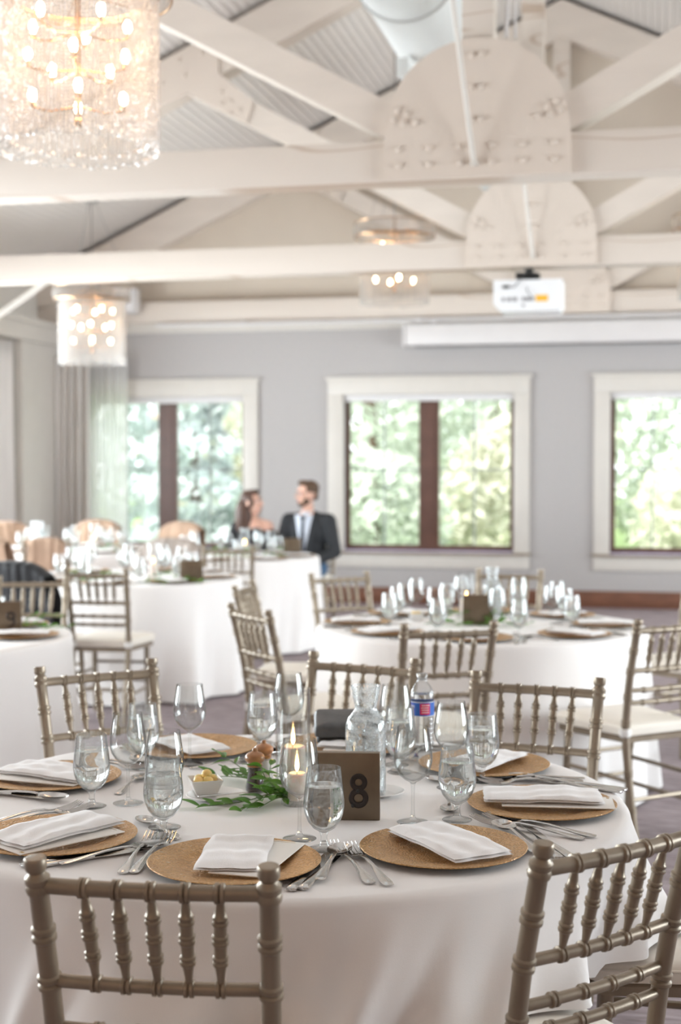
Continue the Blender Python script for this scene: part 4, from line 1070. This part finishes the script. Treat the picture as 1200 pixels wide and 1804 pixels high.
# clutch with chain, lying on the far charger
c = thing('clutch_bag', 'dark grey leather clutch bag lying on the far charger behind the candle', 'bag', (-.800, 3.735, ZT+.016), radians(14))
def wedge(z0, z1, w, d):
    pts = []
    for cx, cyy, a0 in ((1, 1, 0), (-1, 1, 90), (-1, -1, 180), (1, -1, 270)):
        for j in range(5): t = radians(a0+90*j/4); pts.append((cx*(w/2-.012)+.012*cos(t), cyy*(d/2-.012)+.012*sin(t)))
    return pts
def slab(w, d, zs, x0=0, y0=0, slope=.10):
    return [[Vector((x0+x*s, y0+y*s, z + slope*(y*s+d/2))) for x, y in wedge(0, 0, w, d)] for s, z in zs]
MB().rings(slab(.172, .115, ((.9, 0), (1, .006), (1, .014), (.95, .020)), slope=.10)).build('body', 'lining', c)
MB().rings(slab(.182, .125, ((.93, .019), (1, .022), (1.01, .034), (.99, .044), (.93, .050), (.5, .053)), slope=.22)).build('flap', 'leather', c)
mb = MB(); q = random.Random(2)
for k in range(16):
    t = k/15; x = .005+.075*t; y = -.068-.012*sin(3*t); z = .020-.012*t + .004*sin(9*t)
    mb.ell((x, y, max(z, .006)), (.0068, .006, .0062), 10, 7)
mb.build('bead_chain', 'chain', c)
# water bottle with printed label
b = thing('water_bottle', 'clear plastic water bottle with blue and red label', 'bottle', (-.600, 3.745, ZT), radians(6))
prof = [(.0005, .004), (.02, 0), (.028, .001), (.0315, .008)]
for k in range(6): z = .016+k*.0125; prof += [(.0322, z), (.0322, z+.006), (.0308, z+.009)]
prof += [(.0318, .092), (.0318, .130), (.0322, .134), (.0325, .142), (.0305, .154), (.0245, .168), (.0155, .180), (.0128, .185), (.0128, .190)]
MB().lathe(prof, 36).build('bottle_body', 'pet', b)
MB().lathe([(.0140, .1875), (.0148, .188), (.0148, .202), (.0138, .2035), (.0005, .2035)], 24).build('cap', 'pet', b)
MB().lathe([(.0005, .006), (.0285, .006), (.0300, .02), (.0300, .09), (.0300, .15), (.0005, .15)], 30).build('water', 'water', b)
def band(a0, a1, z0, z1, r, n=24): return MB().grid(lambda u, v: (r*cos(radians(a0+(a1-a0)*u)), r*sin(radians(a0+(a1-a0)*u)), z0+(z1-z0)*v), n, 1)
lb = band(0, 360, .093, .131, .0328, 60).build('label', 'blue', b, smooth=180)
band(-96, -48, .098, .127, .0331).build('label_panel', 'red', lb, smooth=180)
mb = MB(); r0 = .0330
def disc(a, z, ra, rz, r, n=28):
    vs = [(r*cos(radians(a)), r*sin(radians(a)), z)] + [(r*cos(radians(a)+ra/r*cos(2*pi*k/n)), r*sin(radians(a)+ra/r*cos(2*pi*k/n)), z+rz*sin(2*pi*k/n)) for k in range(n)]
    return vs, [(0, 1+k, 1+(k+1) % n) for k in range(n)]
mb.add(*disc(-142, .113, .014, .0165, .0331)); mb.build('label_badge', pbr_cache('label_deep_blue', (.06, .10, .52)), lb, smooth=180)
mb = MB()
for a0, a1, z in ((0, 360, .1305), (0, 360, .0935)): mb.grid(lambda u, v: (.0331*cos(2*pi*u), .0331*sin(2*pi*u), z-.0008+.0016*v), 60, 1)
mb.build('label_stripe', 'lwhite', lb, smooth=180)
def bend_text(txt, size, a, z, r, mat, parent):
    cu = bpy.data.curves.new('lettering', 'FONT'); cu.body = txt; cu.size = size; cu.align_x = 'CENTER'; cu.align_y = 'CENTER'; cu.resolution_u = 2
    o = bpy.data.objects.new('lettering', cu); COL.objects.link(o)
    bpy.context.view_layer.update()
    me = bpy.data.meshes.new_from_object(o.evaluated_get(bpy.context.evaluated_depsgraph_get())); bpy.data.objects.remove(o)
    for v in me.vertices: t = radians(a) + v.co.x/r; v.co = Vector((r*cos(t), r*sin(t), z+v.co.y))
    me.materials.clear(); me.materials.append(M[mat]); me.name = 'lettering'
    return ob('lettering', me, parent)
bend_text('PURE', .010, -142, .1185, .0333, 'lwhite', lb); bend_text('LIFE', .010, -142, .1085, .0333, 'lwhite', lb)
mb = MB(); q = random.Random(6)
for k in range(4):
    a = -90 + q.uniform(0, 3); 
    while a < -54:
        w = q.uniform(2, 6); z = .1225-.0063*k
        mb.grid(lambda u, v: (.0333*cos(radians(a+w*u)), .0333*sin(radians(a+w*u)), z-.0014+.0028*v), 3, 1); a += w+1.6
mb.build('fine_print', 'lwhite', lb, smooth=180)

# ================================================================== the middle round table
MIDN = 'middle round table behind'
def far_table(T, name, settings, cutlery, seed, wine=True, offs=-84):
    """place settings on a table further back; labels count along the photo"""
    q = random.Random(seed); B = dict(p=[], n=[], w=[], g=[], f=[], k=[], s=[])
    for k in settings:
        S = Setting(T, offs+45*k+q.uniform(-2, 2))
        B['p'].append(put(CHARGER, S, 0, 0, q.uniform(0, 300), '', group='gold chargers on the ' + name))
        o = ob('napkin', NAPS[q.randrange(3)], None, S.w(q.uniform(-.01, .01), q.uniform(-.015, .015), .0148), (0, 0, S.rz+q.uniform(-.25, .25))); tag(o, '', 'napkin', 'napkins on the ' + name); B['n'].append(o)
        a = S.a+radians(14+q.uniform(-3, 3)); b = S.a+radians(21.5+q.uniform(-3, 3))
        B['w'].append(place(WINE, (T[0]+.372*cos(a), T[1]+.372*sin(a), ZT), q.random()*6, '', 'wine glasses on the ' + name))
        B['g'].append(place(WATER, (T[0]+.452*cos(b), T[1]+.452*sin(b), ZT), q.random()*6, '', 'water goblets on the ' + name))
        if cutlery:
            B['f'].append(put(FORK, S, -.20, .05, 2, '', group='forks on the ' + name)); B['k'].append(put(KNIFE, S, .19, -.02, -5, '', group='knives on the ' + name)); B['s'].append(put(SPOON, S, .22, .01, -5, '', group='spoons on the ' + name))
    rank(B['p'], 'gold charger on the %s, # from the left' % name); rank(B['n'], 'folded white napkin on the %s, # from the left' % name)
    rank(B['w'], 'empty wine glass on the %s, # from the left' % name); rank(B['g'], 'filled water goblet on the %s, # from the left' % name)
    rank(B['f'], 'steel fork on the %s, # from the left' % name); rank(B['k'], 'steel knife on the %s, # from the left' % name); rank(B['s'], 'steel spoon on the %s, # from the left' % name)
far_table(TM, MIDN, range(8), True, 21)
def centre(T, name, hurr=None, carafe=None, sign=None, mills=None, butter=False, green=None, ch='', rot=9):
    z = ZT
    if hurr:
        place(HURR, (hurr[0], hurr[1], z), 0, 'glass candle cylinder on the ' + name, 'glass candle cylinders'); place(CAND, (hurr[0], hurr[1], z+.0105), 1, 'lit pillar candle on the ' + name, 'lit candles')
    if carafe:
        s = ob('saucer', SAUCER, None, (carafe[0], carafe[1], z)); tag(s, 'white saucer under the carafe on the ' + name, 'saucer')
        place(CARAFE, (carafe[0], carafe[1], z+.004), 1, 'glass water carafe on the ' + name)
    if sign: g = SIGNB if not ch else make_sign(ch); place(g, (sign[0], sign[1], z), radians(rot), 'square bronze table sign on the ' + name)
    if mills:
        place(PEP, (mills[0], mills[1], z), 0, 'pepper mill on the ' + name); place(SALT, (mills[0]-.01, mills[1]+.09, z), 0, 'salt mill on the ' + name)
    if green:
        for k, (gx, gy, rr) in enumerate(green):
            ca, sa = cos(rr), sin(rr); tr = lambda x, y, zz: (x*ca-y*sa, x*sa+y*ca, zz)
            sprig('leafy green sprig on the %s, %s from the left' % (name, NTH[k]), (gx, gy, z), [[tr(0, 0, .004), tr(.08, .02, .02), tr(.16, 0, .01), tr(.24, .03, .006)], [tr(.02, 0, .004), tr(.06, .04, .05), tr(.10, .06, .06)],
                  [tr(.05, .0, .004), tr(.10, -.04, .03), tr(.17, -.07, .01)], [tr(.08, .0, .01), tr(.13, .02, .06), tr(.19, .05, .05)]], 30+k+int(abs(gx*10)), 'leaf sprigs on the ' + name, .02, True)
SIGNB = make_sign('')
centre(TM, MIDN, (-.893, 6.95), (-.775, 7.03), (-.809, 6.735), (-1.00, 6.78), green=[(-1.06, 6.68, 0), (-.80, 6.66, .3)])
place(BUT, (-1.13, 6.86, ZT), .3, 'square white butter dish on the ' + MIDN)
for k, (x, y) in enumerate(((-.012, 0), (.012, .006), (0, -.012))): tag(ob('butter_ball', bb, None, (-1.13+x, 6.86+y, ZT+.034)), ['left', 'right', 'front'][k] + ' butter ball in the dish on the ' + MIDN, 'butter ball', 'butter balls on the middle table')

# ================================================================== tables at the left
N_P, N_Q, N_S, N_T = 'table at the near left edge', 'left table behind the empty chair', 'table of the seated couple', 'farthest left table by the curtains'
far_table(TP, N_P, (2, 3, 4), False, 5)
centre(TP, N_P, sign=(-2.86, 5.94), ch='9', green=[(-2.90, 6.12, .1)], rot=14)
far_table(TQ, N_Q, (0, 1, 2, 3, 4, 5, 6, 7), False, 6)
centre(TQ, N_Q, (-3.29, 9.08), None, (-2.92, 8.78), None, green=[(-3.6, 8.62, 0), (-3.22, 8.65, .1), (-3.05, 8.72, .4), (-3.85, 8.76, .2)], rot=14)
far_table(TS, N_S, (0, 1, 2, 3, 4, 5, 7), False, 7)
centre(TS, N_S, (-3.36, 11.52), None, (-2.97, 11.62), None, green=[(-3.45, 11.35, 0), (-3.2, 11.40, .2), (-3.72, 11.42, .1)], rot=14)
far_table(TT, N_T, range(8), False, 8)
centre(TT, N_T, (-4.95, 12.10), (-5.36, 11.85), None, None, green=[(-4.8, 11.72, 0), (-5.2, 11.6, 0)])
place(CARAFE, (-5.46, 11.95, ZT+.004), 2, 'second glass carafe on the ' + N_T); tag(ob('saucer', SAUCER, None, (-5.46, 11.95, ZT)), 'white saucer under the second carafe on the ' + N_T, 'saucer')

# ================================================================== the seated couple
def blob(name, parts, mat, parent, voxel=.009, smooth=6):
    """one continuous skin over tapered limbs and ellipsoids"""
    mb = MB()
    for p in parts:
        if p[0] == 'c':
            _, a, ra, b, rb = p; a, b = Vector(a), Vector(b); d = (b-a); n = 6
            pts = [a - d.normalized()*ra*.98*k for k in (1, .8, .5)] + [a + d*t for t in (0, .25, .5, .75, 1)] + [b + d.normalized()*rb*k for k in (.5, .8, .98)]
            rd = [ra*.2, ra*.62, ra*.87] + [ra+(rb-ra)*t for t in (0, .25, .5, .75, 1)] + [rb*.87, rb*.62, rb*.2]
            mb.tube(pts, rd, 14)
        else: mb.ell(p[1], p[2], 20, 12, rot=p[3] if len(p) > 3 else None)
    me = mb.mesh(name, mat, 180); o = ob(name, me, None)
    r = o.modifiers.new('skin', 'REMESH'); r.mode = 'VOXEL'; r.voxel_size = voxel; r.use_smooth_shade = True
    s = o.modifiers.new('soft', 'SMOOTH'); s.factor = .5; s.iterations = smooth
    bpy.context.view_layer.update()
    m2 = bpy.data.meshes.new_from_object(o.evaluated_get(bpy.context.evaluated_depsgraph_get()))
    bpy.data.objects.remove(o); m2.name = name
    if not m2.materials: m2.materials.append(M[mat])
    m2.polygons.foreach_set('use_smooth', [True]*len(m2.polygons))
    return ob(name, m2, parent)
def hand(c, fwd, side, palm_n, thumb):
    """palm with five bent fingers; fwd along the fingers, side across the knuckles"""
    c, f, s, n = Vector(c), Vector(fwd).normalized(), Vector(side).normalized(), Vector(palm_n).normalized(); out = []
    for k in (-1, 0, 1): out.append(('c', c + s*.022*k - f*.03, .017, c + s*.024*k + f*.035, .014))
    for k, ln in zip((-1.5, -.5, .5, 1.5), (.055, .072, .078, .068)):
        b = c + s*.019*k + f*.04; m = b + f*ln*.55 + n*.006; e = m + f*ln*.45 + n*.022
        out += [('c', b, .0095, m, .009), ('c', m, .009, e, .0075)]
    t0 = c + s*.034*thumb - f*.02; t1 = t0 + s*.03*thumb + f*.03; out += [('c', t0, .013, t1, .0105), ('c', t1, .0105, t1 + f*.03 + n*.01, .0085)]
    return out
def head_parts(C, R, woman=False):
    """C centre of skull, R rotation; face looks along +y of R"""
    w = lambda x, y, z: C + R @ Vector((x, y, z))
    k = .94 if woman else 1
    e = lambda p, r: ('e', w(*p), tuple(a*k for a in r), R)
    return [e((0, -.012, .03), (.075, .094, .088)), e((0, .022, -.035), (.060, .066, .075)), e((0, .040, -.085), (.036, .038, .028)), e((0, .078, .032), (.052, .018, .014)),
            ('c', w(0, .088, .018), .009*k, w(0, .110, -.022), .0125*k), e((0, .100, -.026), (.017, .012, .010)), e((.028, .080, -.062), (.012, .010, .008)), e((-.028, .080, -.062), (.012, .010, .008)),
            e((0, .083, -.056), (.024, .012, .006)), e((0, .081, -.066), (.021, .013, .007)), e((.034, .062, -.02), (.024, .022, .022)), e((-.034, .062, -.02), (.024, .022, .022)),
            e((.076, -.004, -.005), (.010, .020, .032)), e((-.076, -.004, -.005), (.010, .020, .032))], w
def face_bits(w, R, par, k=1.0):
    for s in (-1, 1):
        ev = MB().ell(w(s*.031, .077, .008), (.0125*k, .010*k, .0105*k), 14, 10, rot=R).build('eye', 'eye', par, smooth=180)
        MB().ell(w(s*.031+.001, .0862, .008), (.0058, .0025, .0058), 12, 6, rot=R).build('iris', 'iris', ev, smooth=180)
        MB().tube([w(s*.014, .091, .030), w(s*.032, .090, .034), w(s*.050, .080, .029)], [.0035, .004, .002], 6).build('eyebrow', 'hair2', par)
    MB().ell(w(0, .091, -.061), (.020, .006, .0065), 14, 8, rot=R).build('mouth', 'lip', par, smooth=180)

def man(x, y, face):
    r = thing('person', 'man in dark suit, pale shirt, dark tie and glasses, seated behind the table', 'person', (x, y, 0), radians(face)-pi/2)
    C = Vector((.0, .035, 1.245)); R = Euler((radians(-2), 0, radians(-52))).to_matrix()
    hp, w = head_parts(C, R)
    hips = Vector((0, 0, .56)); ch = Vector((0, .01, .90)); nk = Vector((0, .012, 1.06))
    sh = [Vector((s*.185, .0, 1.01)) for s in (-1, 1)]; el = [Vector((-.27, .02, .72)), Vector((.27, .03, .72))]; wr = [Vector((-.13, .27, .635)), Vector((.15, .27, .635))]
    body = hp + [('c', nk, .055, C - Vector((0, .0, .06)), .054), ('e', ch, (.17, .115, .21)), ('e', hips + Vector((0, 0, .12)), (.16, .115, .18)), ('e', hips, (.17, .14, .10))]
    for k, s in enumerate((-1, 1)):
        body += [('c', (s*.03, 0, 1.04), .04, sh[k], .045), ('c', sh[k], .045, el[k], .043), ('c', el[k], .042, wr[k], .028)]
        body += hand(wr[k] + Vector((s*-.025, .055, -.012)), (-s*.25, 1, -.22), (1, s*.25, 0), (0, .1, -1), -s)
        body += [('c', hips + Vector((s*.09, .02, 0)), .085, (s*.115, .44, .53), .058), ('c', (s*.115, .44, .52), .056, (s*.12, .40, .10), .038), ('c', (s*.12, .39, .055), .036, (s*.13, .53, .04), .032)]
    b = blob('body', body, 'skin', r, .0085); face_bits(w, R, b)
    jk = [('e', ch + Vector((0, -.012, .0)), (.195, .130, .21)), ('e', (0, .0, .70), (.185, .135, .20)), ('e', (0, -.02, .985), (.15, .095, .085))]
    for k, s in enumerate((-1, 1)): jk += [('c', (s*.06, -.012, 1.02), .062, sh[k] + Vector((s*.012, 0, -.012)), .074), ('c', sh[k] + Vector((s*.012, 0, -.012)), .076, el[k], .060), ('c', el[k], .060, wr[k] + Vector((0, -.03, .0)), .044)]
    jo = blob('jacket', jk, 'suit', r, .010, 8)
    sp = MB(); sp.grid(lambda u, v: ((u-.5)*(.05+.13*v**1.2), .112+.032*cos((u-.5)*2.4) + (-.045*(max(0, v-.55))) + .012, .70+.36*v), 12, 12); sp.build('shirt_front', 'shirt', r, smooth=180)
    MB().grid(lambda u, v: ((u-.5)*(.052-.022*v), .160-.045*max(0, v-.55)+.006*cos((u-.5)*3), .69+.335*v), 4, 12).bbox((0, .145, 1.035), (.042, .026, .034), .008).build('necktie', 'tie_dark', r, smooth=60)
    MB().rings([[Vector((.066*q*cos(2*pi*j/24), .012+.066*q*sin(2*pi*j/24), z + .012*sin(2*pi*j/24)*-1)) for j in range(24)] for q, z in ((1.12, 1.045), (1.05, 1.075), (.98, 1.10), (.93, 1.098), (.99, 1.06))]).build('shirt_collar', 'shirt', r, smooth=180)
    for s in (-1, 1):
        MB().grid(lambda u, v: (s*(.018+.085*v + u*(.045*(1-v)+.02)), .150-.05*v*v-.02*u, .70+.34*v), 4, 10).build('lapel', 'suit', jo, smooth=180)
    tr = [('e', hips, (.185, .15, .11))]
    for s in (-1, 1): tr += [('c', hips + Vector((s*.09, .02, 0)), .098, (s*.115, .44, .53), .070), ('c', (s*.115, .44, .525), .068, (s*.12, .40, .11), .055)]
    blob('jeans', tr, 'jeans', r, .011)
    for s in (-1, 1): blob('shoe', [('c', (s*.12, .385, .05), .048, (s*.132, .55, .04), .038)], 'shoe', r, .008)
    blob('hair', [('e', w(0, -.030, .055), (.081, .088, .076), R), ('e', w(0, .035, .105), (.062, .05, .030), R), ('e', w(0, -.075, .0), (.062, .030, .062), R), ('e', w(.064, -.01, .035), (.014, .04, .045), R), ('e', w(-.064, -.01, .035), (.014, .04, .045), R)], 'hair2', b, .007)
    blob('beard', [('e', w(0, .045, -.092), (.043, .040, .028), R), ('e', w(.050, .022, -.062), (.014, .036, .034), R), ('e', w(-.050, .022, -.062), (.014, .036, .034), R), ('e', w(0, .092, -.046), (.026, .006, .006), R), ('e', w(0, .082, -.082), (.026, .010, .014), R)], 'hair2', b, .006)
    g = MB()
    for s in (-1, 1): g.tube([w(s*.033+.024*cos(2*pi*j/20), .098, .008+.019*sin(2*pi*j/20)) for j in range(21)], .0022, 6).tube([w(s*.057, .096, .012), w(s*.078, .05, .012), w(s*.080, -.01, .012)], .002, 6)
    g.tube([w(-.009, .100, .012), w(.009, .100, .012)], .002, 6).build('eyeglasses', 'grey_metal', b)
def woman(x, y, face):
    r = thing('person', 'woman with long brown hair and black off-shoulder dress, seated, face in profile', 'person', (x, y, 0), radians(face)-pi/2)
    C = Vector((.0, .03, 1.165)); R = Euler((radians(4), 0, radians(78))).to_matrix()
    hp, w = head_parts(C, R, True)
    hips = Vector((0, 0, .555)); ch = Vector((0, .01, .86)); nk = Vector((0, .008, 1.0))
    sh = [Vector((s*.150, .0, .955)) for s in (-1, 1)]; el = [Vector((-.225, .05, .70)), Vector((.225, .04, .70))]; wr = [Vector((-.09, .27, .625)), Vector((.09, .27, .625))]
    body = hp + [('c', nk, .042, C - Vector((0, .0, .06)), .043), ('e', ch, (.135, .095, .19)), ('e', ch + Vector((.06, .075, .02)), (.055, .045, .055)), ('e', ch + Vector((-.06, .075, .02)), (.055, .045, .055)), ('e', hips + Vector((0, 0, .13)), (.125, .095, .17)), ('e', hips, (.165, .135, .10))]
    for k, s in enumerate((-1, 1)):
        body += [('c', (s*.03, 0, .985), .038, sh[k], .047), ('c', sh[k], .045, el[k], .034), ('c', el[k], .033, wr[k], .023)]
        body += hand(wr[k] + Vector((s*-.022, .05, -.01)), (-s*.3, 1, -.2), (1, s*.3, 0), (0, .1, -1), -s)
        body += [('c', hips + Vector((s*.085, .02, 0)), .08, (s*.09, .42, .53), .052), ('c', (s*.09, .42, .52), .05, (s*.09, .38, .10), .032), ('c', (s*.09, .37, .055), .03, (s*.095, .49, .035), .026)]
    b = blob('body', body, 'skin', r, .008); face_bits(w, R, b, .92)
    dr = [('e', ch + Vector((0, .0, -.03)), (.148, .108, .165)), ('e', ch + Vector((.06, .08, .02)), (.062, .050, .060)), ('e', ch + Vector((-.06, .08, .02)), (.062, .050, .060)), ('e', hips + Vector((0, 0, .13)), (.138, .108, .18)), ('e', hips, (.18, .15, .105))]
    for k, s in enumerate((-1, 1)): dr += [('c', sh[k].lerp(el[k], .32 if s < 0 else .05), .058, el[k], .048), ('c', el[k], .046, el[k].lerp(wr[k], .7), .034), ('c', hips + Vector((s*.085, .02, 0)), .094, (s*.09, .40, .53), .070)]
    blob('dress', dr, 'dress', r, .0095)
    for s in (-1, 1): blob('shoe', [('c', (s*.09, .36, .04), .038, (s*.097, .51, .03), .03)], 'dress', r, .008)
    hr = [('e', w(0, -.030, .050), (.078, .086, .074), R), ('e', w(0, .03, .098), (.058, .048, .028), R), ('e', w(0, -.075, -.02), (.070, .045, .085), R), ('e', w(.062, .0, .01), (.014, .05, .07), R), ('e', w(-.062, .0, .01), (.014, .05, .07), R)]
    base = w(0, -.06, -.06)
    for dx, dy, dz in ((.03, .055, -.27), (.07, .03, -.29), (.05, -.03, -.30), (.0, -.05, -.28), (.10, .04, -.24)): hr.append(('c', base, .055, C + Vector((dx, dy, dz)), .036))
    hr.append(('e', C + Vector((.075, .02, -.13)), (.085, .07, .18)))
    blob('hair', hr, 'hair', b, .008)
man(-3.10, 12.73, -99)
woman(-3.62, 12.68, -88)

for o in list(bpy.data.objects):
    if '_used' in o: del o['_used']
